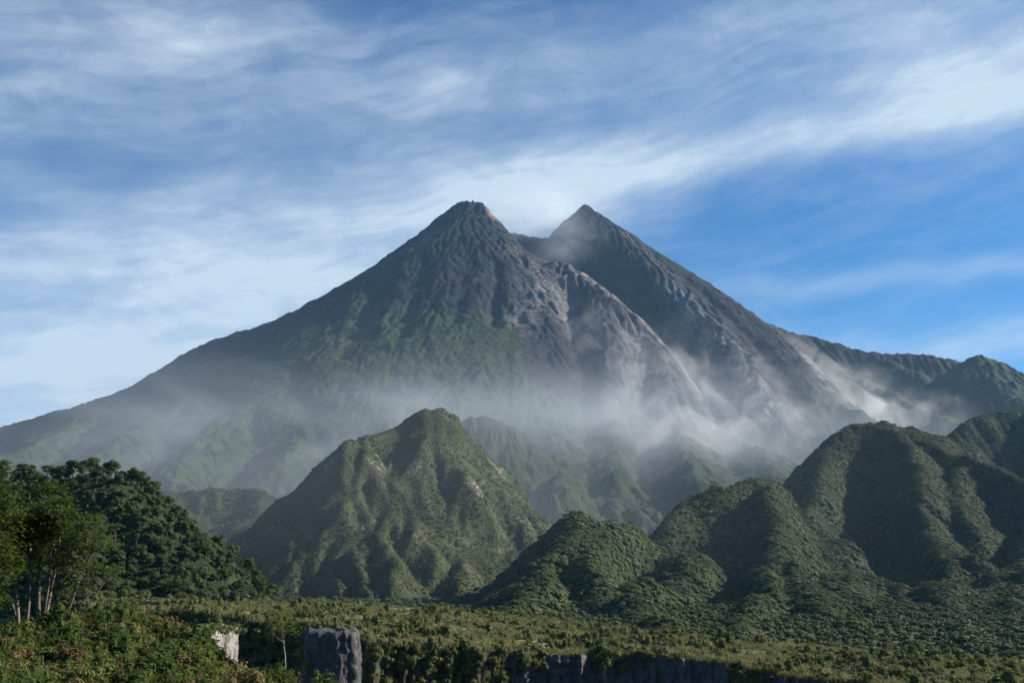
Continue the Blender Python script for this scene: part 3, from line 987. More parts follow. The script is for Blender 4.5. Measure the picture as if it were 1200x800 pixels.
def forest_tree_mesh(seed, mat, h=7.0, rad=3.4, leaves=230, size=0.62, low=0.25, core=0.86):
    """A broad crown of leaf clumps on a short forked trunk; origin at the foot."""
    g = np.random.default_rng(seed)
    lobes = []
    for k in range(g.integers(7, 11)):
        a, r = g.uniform(0, 2 * math.pi), rad * math.sqrt(g.uniform(0, 1)) * 0.75
        lobes.append((r * math.cos(a), r * math.sin(a), h * g.uniform(low + 0.32, 0.86) - 0.28 * r, rad * g.uniform(0.30, 0.55)))
    cen, nrm, cores = [], [], []
    per = leaves // len(lobes)
    for x, y, z, r in lobes:
        d = g.normal(size=(per, 3))
        d[:, 2] = np.abs(d[:, 2]) * 1.1 - 0.3
        d /= np.linalg.norm(d, axis=1, keepdims=True)
        cen.append(np.array([x, y, z]) + d * r * g.uniform(0.85, 1.15, (per, 1)) * np.array([1, 1, 0.8]))
        nrm.append(d)
        cores.append(lump((x, y, z), r * core, 0.8, g))
    leaf = merge([leaf_quads(np.vstack(cen), size, g, 0.1, np.vstack(nrm) * 1.6)] + cores)
    wood = [tube([(0, 0, -1.0), (0.1, 0, h * 0.3), (0, 0.1, h * 0.55)], [0.22, 0.16, 0.1])]
    for x, y, z, r in lobes[:4]:
        wood.append(tube([(0.05, 0, h * 0.3), (x * 0.5, y * 0.5, z * 0.75), (x * 0.9, y * 0.9, z)], [0.12, 0.08, 0.04], 4))
    return two_mat_mesh('forest_tree', leaf, merge(wood), [mat, M_DARKBARK])


def shrub_mesh(seed, mat, h=1.7, rad=1.2, leaves=200, size=0.17):
    g = np.random.default_rng(seed)
    cen, nrm, wood, cores = [], [], [], []
    n = g.integers(7, 11)
    for k in range(n):
        a, r = g.uniform(0, 2 * math.pi), rad * g.uniform(0.1, 0.8)
        tip = np.array([r * math.cos(a), r * math.sin(a), h * g.uniform(0.5, 1.0) * (1 - 0.35 * r / rad)])
        wood.append(tube([(0, 0, -0.3), tip * [0.4, 0.4, 0.55], tip * 0.95], [0.035, 0.025, 0.012], 4))
        d = g.normal(size=(leaves // n, 3))
        d /= np.linalg.norm(d, axis=1, keepdims=True)
        cen.append(tip + d * rad * 0.36 * g.uniform(0.3, 1.2, (len(d), 1)) - [0, 0, 0.15])
        nrm.append(d)
        cores.append(lump(tip - [0, 0, 0.2], rad * 0.27, 0.9, g, 4, 6))
        low = tip * g.uniform(0.25, 0.8, (6, 1)) + g.normal(size=(6, 3)) * 0.12
        cen.append(low)
        nrm.append(np.tile([0, 0, 1.0], (6, 1)))
    leaf = merge([leaf_quads(np.vstack(cen), size, g, 0.3, np.vstack(nrm) * 1.2, 1.1)] + cores)
    return two_mat_mesh('shrub', leaf, merge(wood), [mat, M_DARKBARK])


def blades(seed, n, h, spread, width, mat, name, lean=0.5):
    """A tuft of arching blades."""
    g = np.random.default_rng(seed)
    parts = []
    for k in range(n):
        a = g.uniform(0, 2 * math.pi)
        d = np.array([math.cos(a), math.sin(a), 0])
        side = np.array([-d[1], d[0], 0]) * width * g.uniform(0.6, 1.2)
        root = g.normal(size=3) * [spread * 0.3, spread * 0.3, 0]
        hh, ln = h * g.uniform(0.55, 1.1), lean * h * g.uniform(0.3, 1.2)
        pts = [root, root + d * ln * 0.25 + [0, 0, hh * 0.6], root + d * ln * 0.65 + [0, 0, hh * 0.95], root + d * ln + [0, 0, hh * g.uniform(0.8, 1.05)]]
        wd = [0.8, 1.0, 0.7, 0.1]
        co = np.array([v for p, q in zip(pts, wd) for v in (p - side * q, p + side * q)])
        f = np.array([[0, 1, 3, 2], [2, 3, 5, 4], [4, 5, 7, 6]])
        parts.append((co, f))
    co, q = merge(parts)
    return mesh_np(name, co, q, mat)


def scatter(name, pts, scale, protos, label, cat, seed=0, lean=0.08, normals=None, flat=1.0):
    """One object that carries many plants: points with geometry-node copies of the given plant meshes."""
    g = np.random.default_rng(seed)
    n = len(pts)
    me = bpy.data.meshes.new(name)
    me.vertices.add(n)
    me.vertices.foreach_set('co', np.asarray(pts, np.float32).ravel())
    rot = np.column_stack([g.normal(size=n) * lean, g.normal(size=n) * lean, g.uniform(0, 6.283, n)])
    if normals is not None:          # lean with the slope, then spin about the own axis
        nz = normals / np.linalg.norm(normals, axis=1, keepdims=True)
        xa = np.cross(np.tile([0.0, 1.0, 0.0], (n, 1)), nz)
        xa /= np.linalg.norm(xa, axis=1, keepdims=True)
        ya = np.cross(nz, xa)
        cs, sn = np.cos(rot[:, 2:3]), np.sin(rot[:, 2:3])
        X2, Y2 = xa * cs + ya * sn, ya * cs - xa * sn
        rot = np.column_stack([np.arctan2(Y2[:, 2], nz[:, 2]), -np.arcsin(np.clip(X2[:, 2], -1, 1)), np.arctan2(X2[:, 1], X2[:, 0])])
    sc = np.asarray(scale)[:, None] * np.column_stack([np.ones(n), np.ones(n), flat * g.uniform(0.8, 1.2, n)])
    for key, val, typ in (('rot', rot, 'FLOAT_VECTOR'), ('siz', sc, 'FLOAT_VECTOR')):
        a = me.attributes.new(key, typ, 'POINT')
        a.data.foreach_set('vector', val.astype(np.float32).ravel())
    a = me.attributes.new('pick', 'INT', 'POINT')
    a.data.foreach_set('value', g.integers(0, len(protos), n).astype(np.int32))
    o = link(name, me)
    tree = bpy.data.node_groups.new(name, 'GeometryNodeTree')
    tree.interface.new_socket('Geometry', in_out='INPUT', socket_type='NodeSocketGeometry')
    tree.interface.new_socket('Geometry', in_out='OUTPUT', socket_type='NodeSocketGeometry')
    gi, go = tree.nodes.new('NodeGroupInput'), tree.nodes.new('NodeGroupOutput')
    toi = tree.nodes.new('GeometryNodeGeometryToInstance')
    for p in reversed(protos):
        oi = tree.nodes.new('GeometryNodeObjectInfo')
        oi.inputs['Object'].default_value = p
        tree.links.new(oi.outputs['Geometry'], toi.inputs[0])
    iop = tree.nodes.new('GeometryNodeInstanceOnPoints')
    iop.inputs['Pick Instance'].default_value = True
    tree.links.new(gi.outputs[0], iop.inputs['Points'])
    tree.links.new(toi.outputs[0], iop.inputs['Instance'])
    for key, typ, sock in (('rot', 'FLOAT_VECTOR', 'Rotation'), ('siz', 'FLOAT_VECTOR', 'Scale'), ('pick', 'INT', 'Instance Index')):
        na = tree.nodes.new('GeometryNodeInputNamedAttribute')
        na.data_type = typ
        na.inputs['Name'].default_value = key
        tree.links.new(na.outputs['Attribute'], iop.inputs[sock])
    tree.links.new(iop.outputs[0], go.inputs[0])
    mod = o.modifiers.new('plants', 'NODES')
    mod.node_group = tree
    tag(o, label, cat, kind='stuff')
    return o


def in_view(pts, margin=60):
    u, v = project(pts[:, 0], pts[:, 1], pts[:, 2])
    return (u > -margin) & (u < 1200 + margin) & (v > -50) & (v < 860)


def spread(x0, x1, y0, y1, step, g):
    xs, ys = np.meshgrid(np.arange(x0, x1, step), np.arange(y0, y1, step))
    n = xs.size
    return xs.ravel() + g.uniform(-0.48, 0.48, n) * step, ys.ravel() + g.uniform(-0.48, 0.48, n) * step


def clear_sight(fields, pts, dz):
    """Which points, dz above the ground, the camera sees over the given height fields."""
    ok = np.ones(len(pts), bool)
    for t in np.linspace(0.3, 0.985, 48):
        q = pts * t
        z = (pts[:, 2] + dz) * t
        for f in fields:
            inside = (q[:, 0] > f.xs[0]) & (q[:, 0] < f.xs[-1]) & (q[:, 1] > f.ys[0]) & (q[:, 1] < f.ys[-1])
            ok &= ~(inside & (f.at(q[:, 0], q[:, 1]) > z))
    return ok


def individuals(name, meshes, pts, scale, label, cat, group, seed=0):
    g = np.random.default_rng(seed)
    out = []
    for i, (p, s) in enumerate(zip(pts, scale)):
        if i < len(meshes):
            o = link(name, meshes[i])
        else:
            o = out[int(g.integers(0, len(meshes)))].copy()
            S.collection.objects.link(o)
        o.location = p
        o.rotation_euler = (g.normal() * 0.06, g.normal() * 0.06, g.uniform(0, 6.283))
        o.scale = (s, s, s * g.uniform(0.85, 1.2))
        tag(o, label, cat, group)
        out.append(o)
    return out


# wooded hill on the left: the trees that show largest stand alone, the rest is forest
g = np.random.default_rng(31)
x, y = spread(-470, -70, 335, 630, 4.6, g)
pts = np.column_stack([x, y, left_hill.at(x, y)])
keep = (pts[:, 2] > -44) & in_view(pts, 30)
pts = pts[keep]
seen = clear_sight([left_hill], pts, 5.0)
u, v = project(pts[:, 0], pts[:, 1], pts[:, 2])
crest = v < np.interp(u, [0, 100, 160, 224, 300], [565, 560, 575, 625, 725])
rank = np.where(seen, 0, 1000) + pts[:, 1] * 0.02 + np.where(crest, -3, 0) + g.uniform(0, 2.5, len(pts))
order = np.argsort(rank)
near, rest = order[:270], order[270:]
DARK = [forest_tree_mesh(900 + k, M_DARKTREE, h, r, 620, 0.36, lo, 0.62) for k, (h, r, lo) in enumerate([(7.0, 3.0, 0.25), (6.0, 3.3, 0.2), (8.6, 2.6, 0.1), (7.4, 2.4, 0.3), (5.2, 2.9, 0.05)])]
trees = individuals('forest_tree', DARK, pts[near], 0.42 + 0.78 * g.uniform(0, 1, len(near)) ** 1.4,
                    'dark green leafy tree in the dense wood on the near hill', 'tree', 'trees of the wood on the near hill', 5)
scatter('forest', pts[rest], g.uniform(0.45, 1.2, len(rest)), trees[:5], 'rest of the dark wood covering the near hill', 'forest', 6)

# forest on the farther hills
FAR = [forest_tree_mesh(950 + k, M_FOREST, h, r, 150, 0.70) for k, (h, r) in enumerate([(6.0, 3.9), (5.0, 3.6), (7.6, 3.5), (5.5, 4.4)])]


def slope_normals(field, pts, amount=0.65):
    gy, gx = np.gradient(blur(field.Z, 3), field.cell)
    return np.column_stack([-field.at(pts[:, 0], pts[:, 1], gx) * amount, -field.at(pts[:, 0], pts[:, 1], gy) * amount, np.ones(len(pts))])


def far_forest(field, step, label, seed, fmask=None, size=(0.38, 1.0)):
    g = np.random.default_rng(seed)
    x, y = spread(field.xs[0], field.xs[-1], field.ys[0], field.ys[-1], step, g)
    pts = np.column_stack([x, y, field.at(x, y)])
    keep = (pts[:, 2] > -46) & in_view(pts)
    if fmask is not None:
        keep &= fmask(pts, g)
    pts = pts[keep]
    seen = clear_sight([field], pts, 14.0)
    pts = pts[seen]
    return pts, (size[0] + (size[1] - size[0]) * g.uniform(0, 1, len(pts)) ** 1.6) * np.where(g.uniform(0, 1, len(pts)) < 0.03, 1.7, 1.0) * (0.8 + 0.35 * np.clip(fbm(pts[:, 0] / 40, pts[:, 1] / 40, 2, seed), -1, 1))


# a few lone trees stand for the kind; the forests copy their meshes
pts, sc = far_forest(right_hills, 3.7, '', 41)
first = np.argsort(pts[:, 1])[:4]
lone = individuals('forest_tree', FAR, pts[first], sc[first], 'round leafy tree at the foot of the forested hill behind the terrace', 'tree', 'trees at the foot of the forested hill', 8)
scatter('forest', np.delete(pts, first, 0), np.delete(sc, first), lone, 'dense green forest covering the sharp-spurred hill behind the terrace', 'forest', 42, 0.08, slope_normals(right_hills, np.delete(pts, first, 0), 0.8), 0.60)
print('right forest', len(pts))


def central_mask(p, g):
    top = p[:, 2] - np.interp(p[:, 0], [-260, -150, -80, 0], [20, 80, 110, 40])
    n = fbm(p[:, 0] / 35, p[:, 1] / 35, 3, 77)
    return (central_hill.at(p[:, 0], p[:, 1], central_hill.attrs['rock']) < 0.3) & ((n + 0.012 * top + g.uniform(-0.35, 0.35, len(p)) > 0.05) | (p[:, 0] < -190) | (n + g.uniform(-0.5, 0.5, len(p)) > -0.55))


pts, sc = far_forest(central_hill, 3.1, '', 43, central_mask, (0.20, 0.62))
first = np.argsort(pts[:, 1])[:3]
scrubs = individuals('hill_shrub', [forest_tree_mesh(970 + k, M_SCRUB, h, r, 160, 0.70) for k, (h, r) in enumerate([(5.0, 3.8), (6.2, 3.2), (4.4, 4.2)])], pts[first], sc[first],
                     'grey-green shrub at the very foot of the rocky hill', 'shrub', 'shrubs at the foot of the rocky hill', 17)
scatter('forest', pts, sc, scrubs, 'trees and scrub on the crest and gullies of the rocky hill', 'forest', 44, 0.08, slope_normals(central_hill, pts, 0.8), 0.65)
print('central forest', len(pts))
pts, sc = far_forest(low_hills, 7.0, '', 45)
scatter('forest', pts, sc, lone, 'hazy forest on the low rounded hill', 'forest', 46, 0.08, slope_normals(low_hills, pts), 0.7)
print('low forest', len(pts))

# scrub on the valley floor between terrace and hills
g = np.random.default_rng(47)
x, y = spread(-420, 420, 300, 1150, 6.0, g)
pts = np.column_stack([x, y, np.full(len(x), -47.0)])
keep = in_view(pts) & (g.uniform(0, 1, len(x)) < 0.8) & (right_hills.at(x, y) < -46)
pts = pts[keep]
scatter('scrub', pts, g.uniform(0.3, 0.75, len(pts)), lone, 'low scrub and small trees on the valley floor behind the terrace', 'scrub', 48)

# shrubs of the terrace
SHRUB = [shrub_mesh(1000 + k, M_SHRUB, h, r, 380, 0.13) for k, (h, r) in enumerate([(1.3, 1.3), (2.3, 1.1), (0.9, 1.3), (1.5, 1.6), (1.9, 0.8)])]
g = np.random.default_rng(51)
TX, TY, TZ, n = TERR['X'], TERR['Y'], TERR['Z'], TERR['n']
k = 9000
ci = np.clip(g.uniform(0, 1, k) * (TX.shape[1] - 1), 0, TX.shape[1] - 1).astype(int)
ri = np.clip((g.uniform(0, 1, k)) * (n + 2), 1, TX.shape[0] - 1).astype(int)
tp = np.column_stack([TX[ri, ci], TY[ri, ci], TZ[ri, ci]]) + np.column_stack([g.uniform(-0.5, 0.5, k), g.uniform(-1, 1, k), np.zeros(k)])
clump = fbm(tp[:, 0] / 14, tp[:, 1] / 14, 3, 53)
ts = (0.35 + 1.15 * g.uniform(0, 1, k) ** 2.2) * (1 + 0.75 * np.clip(clump, -0.7, 1))
keep = in_view(tp, 20) & (clump + g.uniform(-0.6, 0.6, k) > -0.2)
tp, ts = tp[keep], ts[keep]
ts = ts * 0.72
order = np.argsort(tp[:, 1] / ts)
big, rest = order[:260], order[260:]
# the bushes that hang over the left part of the cliff
CX, CY, CZ, lean = TERR['CX'], TERR['CY'], TERR['CZ'], TERR['lean']
k = 8000
ci, ri = g.integers(0, CX.shape[1], k), g.integers(2, CX.shape[0] - 12, k)
sp = np.column_stack([CX[ri, ci], CY[ri, ci], CZ[ri, ci]])
rimline = (ri < 16) & (fbm(sp[:, 0] / 9, 0 * sp[:, 0], 3, 57) + 0.02 * (ci < 420) > 0.12 + ri * 0.02) & (g.uniform(0, 1, k) < 0.8)
sp = sp[rimline | (lean[ci] > 0.22) & (fbm(sp[:, 0] / 7, sp[:, 2] / 7, 3, 59) + g.uniform(-0.4, 0.4, k) > -0.25)]
sp = sp[in_view(sp, 20)]
shr = individuals('shrub', SHRUB, tp[big], ts[big], 'leafy green shrub among many on the grassy terrace', 'shrub', 'shrubs of the grassy terrace', 9)
scatter('shrubbery', np.vstack([tp[rest], sp]), np.concatenate([ts[rest], g.uniform(0.5, 1.15, len(sp))]), shr[:5], 'low green shrubbery spread over the terrace and its bushy slope', 'shrubbery', 54)
tops = np.array([P(u, 739, d) for u, d in [(250, 165), (256, 167), (262, 170), (268, 172.5), (274, 176), (279, 180), (246, 164), (252, 171), (260, 175), (268, 179), (276, 183), (242, 166)]])
individuals('shrub', SHRUB, tops + [0.1, -0.2, -0.25], np.full(len(tops), 1.0), 'leafy shrub on top of the sunlit pale cliff', 'shrub', 'shrubs on top of the pale cliff', 14)
k = 16000
ci = np.clip(g.uniform(0, 1, k) * (TX.shape[1] - 1), 0, TX.shape[1] - 1).astype(int)
ri = np.clip(g.uniform(0, 1, k) * n, 0, n - 1).astype(int)
gpz = np.column_stack([TX[ri, ci], TY[ri, ci], TZ[ri, ci]]) + np.column_stack([g.uniform(-0.6, 0.6, k), g.uniform(-1, 1, k), np.zeros(k)])
gpz = gpz[in_view(gpz, 20) & (fbm(gpz[:, 0] / 18, gpz[:, 1] / 18, 3, 58) + g.uniform(-0.3, 0.3, k) > -0.15)]
brow = np.array([P(366, 742, 171), P(374, 741, 173), P(384, 740, 173.5), P(356, 768, 167), P(360, 786, 165), P(412, 741, 173.5), P(372, 797, 163.5)])
individuals('shrub', SHRUB, brow - [0, 0, 0.4], np.array([0.8, 0.9, 0.75, 1.2, 1.3, 0.7, 1.1]), 'small shrub growing against the dark cliff block', 'shrub', 'shrubs round the dark cliff block', 16)
GRASS = individuals('grass_tuft', [blades(1150 + q, 40, 0.75, 1.6, 0.05, M_STRAW, 'grass_tuft', 0.7) for q in range(2)], [gp0 for gp0 in gpz[np.argsort(gpz[:, 1])[:2]]], [1.2, 1.1],
                    'straw-coloured grass tuft at the near rim of the terrace', 'grass', 'straw tufts at the rim of the terrace', 15)
scatter('grass', gpz, g.uniform(0.6, 1.3, len(gpz)), GRASS, 'straw-coloured grass between the shrubs of the terrace', 'grass', 55, 0.2)
EDGE = individuals('shrub', [shrub_mesh(1010, M_SHRUB, 6.4, 3.4, 1500, 0.24)], [P(708, 792, 190)], [1.0], 'big leafy bush climbing over the cliff edge, tallest on the terrace', 'shrub', None, 10)

# ------------------------------------------------------------------ trees on the bank
def stem_tree(name, stems, label, seed, leaf_mat, bark, base_r=0.09, limb=1.5, leaf=0.10, spray=40, start=0.42, every=0.42, group=None, droop=0.0):
    """A tree of slender stems; limbs leave them on all sides and end in flat sprays of leaves."""
    g = np.random.default_rng(seed)
    base = np.array(stems[0][0])
    root = bpy.data.objects.new(name, None)
    S.collection.objects.link(root)
    root.location = base
    wood, cen, nrm = [], [], []

    def add_spray(c, d, n, r):
        q = g.normal(size=(n, 3)) * [r, r, r * 0.45]
        cen.append(c + q)
        nrm.append(np.tile([0, 0, 0.6], (n, 1)) + d * 0.3)

    for foot, tip, rad in stems:
        foot, tip = np.array(foot) - base, np.array(tip) - base
        n = 14
        t = np.linspace(0, 1, n)[:, None]
        L = np.linalg.norm(tip - foot)
        bend = np.array([g.normal() * 0.05, g.normal() * 0.05, 0]) * L
        path = foot + (tip - foot) * t + np.sin(t * math.pi) * bend + np.cumsum(g.normal(size=(n, 3)) * [0.035, 0.035, 0.01], 0) * L * 0.12
        path[0] -= [0, 0, 0.5]
        rr = rad * (1 - 0.82 * t[:, 0])
        wood.append(tube(path, rr, 6))
        s = start
        while s < 0.99:
            k = s * (n - 1)
            i = min(int(k), n - 2)
            p = path[i] + (path[i + 1] - path[i]) * (k - i)
            a = g.uniform(0, 2 * math.pi)
            ln = limb * (1.15 - 0.75 * (s - start) / (1 - start)) * g.uniform(0.6, 1.25)
            d = np.array([math.cos(a), math.sin(a), g.uniform(0.25, 0.95) - droop])
            d /= np.linalg.norm(d)
            m1 = p + d * ln * 0.5 + [0, 0, 0.06 * ln]
            m2 = p + d * ln + [0, 0, (0.22 - droop) * ln]
            wood.append(tube([p, m1, m2], [rr[i] * 0.5 + 0.006, rr[i] * 0.3 + 0.005, 0.006], 4))
            add_spray(m2, d, spray, 0.38)
            for _ in range(3):
                f = g.uniform(0.45, 1.0)
                q0 = p + (m2 - p) * f
                e = d + g.normal(size=3) * 0.6
                e /= np.linalg.norm(e)
                q1 = q0 + e * ln * g.uniform(0.25, 0.5)
                wood.append(tube([q0, (q0 + q1) / 2 + [0, 0, 0.03], q1], [0.012, 0.008, 0.004], 3))
                add_spray(q1, e, spray, 0.36)
            s += every / L * g.uniform(0.5, 1.2)
        add_spray(path[-1], np.array([0, 0, 1.0]), spray * 2, 0.3)
    link('trunk', mesh_np('trunk', *merge(wood), bark, True), root)
    co, q = leaf_quads(np.vstack(cen), leaf, g, 0.2, np.vstack(nrm), 1.25)
    link('crown', mesh_np('crown', co, q, leaf_mat), root)
    tag(root, label, 'tree', group)
    return root


def gp(u, v, d):
    p = P(u, v, d)
    return (p[0], p[1], float(bank_z(np.array([p[0]]), np.array([p[1]]))[0]))


stem_tree('leafy_tree', [(gp(26, 752, 55), P(14, 592, 55.5), 0.13), (gp(24, 752, 55), P(-12, 620, 54), 0.10), (gp(28, 752, 55), P(36, 600, 56), 0.11)],
          'slender tree with pale forked trunk, closest to the picture edge', 2001, M_TREE, M_BARK, limb=1.35, start=0.5)
stem_tree('leafy_tree', [(gp(46, 750, 55.5), P(52, 572, 56), 0.12), (gp(49, 750, 55.6), P(78, 586, 55), 0.11), (gp(47, 750, 55.4), P(64, 606, 54.5), 0.09)],
          'tallest slender tree on the bank with sunlit yellow-green top leaves', 2002, M_TREE, M_BARK, limb=1.35, start=0.52)
stem_tree('leafy_tree', [(gp(62, 748, 54.5), P(118, 628, 55.5), 0.10), (gp(64, 748, 54.6), P(106, 606, 54), 0.09), (gp(66, 747, 54.4), P(128, 668, 53.5), 0.06)],
          'slender tree on the bank leaning over towards the gorge', 2003, M_TREE, M_BARK, limb=1.2, start=0.5, spray=22)
stem_tree('leafy_tree', [(gp(-40, 748, 52), P(-30, 560, 52), 0.12), (gp(-42, 748, 52), P(-4, 556, 51.5), 0.08), (gp(-41, 748, 52), P(0, 640, 51), 0.08)],
          'dense leafy tree half cut off at the picture edge', 2004, M_TREE, M_BARK, limb=1.2, start=0.3)
stem_tree('young_tree', [(gp(326, 800, 50), P(331, 722, 50), 0.055)],
          'thin young tree with small flat crown and pale bare stem beside the cliff block', 2005, M_TREE, M_STEM, limb=0.62, leaf=0.075, spray=16, start=0.74, every=0.16)

# ------------------------------------------------------------------ plants of the bank
g = np.random.default_rng(71)
LOWB = [shrub_mesh(1200 + q, m, h, r, 420, 0.085) for q, (m, h, r) in enumerate([(M_BANK, 1.0, 0.8), (M_TREE, 1.4, 0.9), (M_BANK, 0.8, 0.9), (M_DRY, 1.0, 0.8)])]
FERN = [blades(1300 + q, 46, h, 0.5, wd, m, 'grass_tuft', ln) for q, (h, wd, m, ln) in enumerate([(0.75, 0.014, M_BANK, 0.7), (0.6, 0.012, M_DRY, 0.6), (0.95, 0.016, M_BANK, 0.6), (0.5, 0.035, M_TREE, 1.0)])]


def bank_points(n, y0=24, y1=62):
    x, y = g.uniform(-46, 8, n), g.uniform(y0, y1, n)
    yc = np.interp(x, bank_pts[:, 0], bank_pts[:, 1])
    p = np.column_stack([x, y, bank_z(x, y)])
    return p[(y < yc + 4) & in_view(p + [0, 0, 0.5], 40)]


# shrubs that stand out: each its own object
p = bank_points(420, 36, 60)
pick = p[np.argsort(-p[:, 1] + g.uniform(0, 14, len(p)))][:70]
bank_shrubs = individuals('bank_shrub', LOWB, pick, g.uniform(0.7, 1.35, len(pick)), 'leafy low shrub among the grass of the overgrown bank', 'shrub', 'shrubs of the overgrown bank', 12)
tuft = individuals('grass_tuft', FERN, [gp(210, 790, 47), gp(176, 776, 49), gp(240, 790, 47), gp(150, 770, 50)], [1.25, 1.2, 1.3, 1.2],
                   'tall arching grass tuft on the brow of the bank', 'grass', 'tall grass tufts on the brow of the bank', 13)
p = bank_points(3200)
p = p[fbm(p[:, 0] / 5, p[:, 1] / 5, 2, 84) < 0.25]
scatter('grass', p, g.uniform(0.5, 1.3, len(p)), tuft, 'tall grass and ferns covering the bank', 'grass', 72, 0.15)
p = bank_points(5200)
p = p[fbm(p[:, 0] / 4, p[:, 1] / 4, 2, 83) > -0.7]
scatter('undergrowth', p, g.uniform(0.4, 1.0, len(p)) * (1 + 0.4 * fbm(p[:, 0] / 3, p[:, 1] / 3, 2, 85)), bank_shrubs[:4], 'leafy undergrowth of the bank between the grass', 'undergrowth', 73)
#ENDNEAR#
#ENDVEG#

# ------------------------------------------------------------------ haze
def build_haze():
    x0, x1, y0, y1, z0, z1 = -9000, 9000, -1500, 9500, -75, 1950
    co = [(x, y, z) for z in (z0, z1) for x, y in ((x0, y0), (x1, y0), (x1, y1), (x0, y1))]
    faces = [(3, 2, 1, 0), (4, 5, 6, 7), (0, 1, 5, 4), (1, 2, 6, 5), (2, 3, 7, 6), (3, 0, 4, 7)]
    m = bpy.data.materials.new('haze')
    m.use_nodes = True
    w = Nodes(m.node_tree)
    v = w.n('ShaderNodeVolumePrincipled', ins={'Color': c4(0.34, 0.64, 1.0), 'Density': 2.0e-5, 'Anisotropy': 0.1})
    out = w.n('ShaderNodeOutputMaterial')
    w.t.links.new(v.outputs[0], out.inputs['Volume'])
    o = link('haze', mesh_np('haze', co, faces, m))
    tag(o, 'thin blue haze filling the air of the valley', 'haze', kind='stuff')


build_haze()


# ------------------------------------------------------------------ mist, dust and steam
def mat_cloud(name, density, step, color, aniso=0.15):
    """density: a function of (nodes, position vector, x, y, z) that returns a socket."""
    m = bpy.data.materials.new(name)
    m.use_nodes = True
    w = Nodes(m.node_tree)
    pos = w.n('ShaderNodeNewGeometry').outputs['Position']
    sep = w.n('ShaderNodeSeparateXYZ', ins={0: pos})
    d = density(w, pos, *sep.outputs)
    v = w.n('ShaderNodeVolumePrincipled', ins={'Color': color, 'Density': d, 'Anisotropy': aniso})
    out = w.n('ShaderNodeOutputMaterial')
    w.t.links.new(v.outputs[0], out.inputs['Volume'])
    m.cycles.volume_step_rate = step
    return m


def gauss(w, x, c, s):
    q = w.m('DIVIDE', w.m('SUBTRACT', x, c), s)
    return w.m('EXPONENT', w.m('MULTIPLY', w.m('MULTIPLY', q, q), -1.0))


def box_mesh(name, x0, x1, y0, y1, z0, z1, m):
    co = [(x, y, z) for z in (z0, z1) for x, y in ((x0, y0), (x1, y0), (x1, y1), (x0, y1))]
    faces = [(3, 2, 1, 0), (4, 5, 6, 7), (0, 1, 5, 4), (1, 2, 6, 5), (2, 3, 7, 6), (3, 0, 4, 7)]
    return link(name, mesh_np(name, co, faces, m))


def valley_mist(w, pos, x, y, z):
    lay = w.n('ShaderNodeMapping', ins={'Vector': pos, 'Scale': (0.0016, 0.0016, 0.0042)}).outputs[0]
    n = w.noise(lay, 1.0, 4.0, 0.6, 0.6)
    top = w.m('ADD', w.m('MULTIPLY', x, -0.03), 375.0)
    zz = w.m('SUBTRACT', z, top)
    low = w.m('ADD', gauss(w, zz, 0.0, 90.0), w.m('MULTIPLY', gauss(w, zz, -150.0, 160.0), 0.75))
    side = w.m('ADD', gauss(w, x, -520.0, 1050.0), w.m('MULTIPLY', gauss(w, x, 700.0, 520.0), 0.42))
    ends = w.m('MULTIPLY', w.ramp(y, 2250, 2600), w.ramp(y, 3700, 3300))
    d = w.m('MULTIPLY', w.m('MULTIPLY', low, side), w.m('MULTIPLY', ends, w.ramp(n, 0.38, 0.68, 0.06, 1.0)))
    near = w.m('MULTIPLY', w.m('MULTIPLY', w.ramp(y, 620, 950), w.ramp(y, 2700, 2300)), w.m('MULTIPLY', gauss(w, z, 40.0, 140.0), gauss(w, x, -260.0, 430.0)))
    d = w.m('ADD', d, w.m('MULTIPLY', near, w.ramp(n, 0.3, 0.7, 0.10, 0.28)))
    return w.m('MULTIPLY', d, 0.00105)


tag(box_mesh('mist', -2100, 1400, 600, 3700, -70, 800, mat_cloud('mist', valley_mist, 0.6, c4(0.68, 0.74, 0.80))),
    'pale band of mist lying across the forested foot of the volcano', 'mist', kind='stuff')


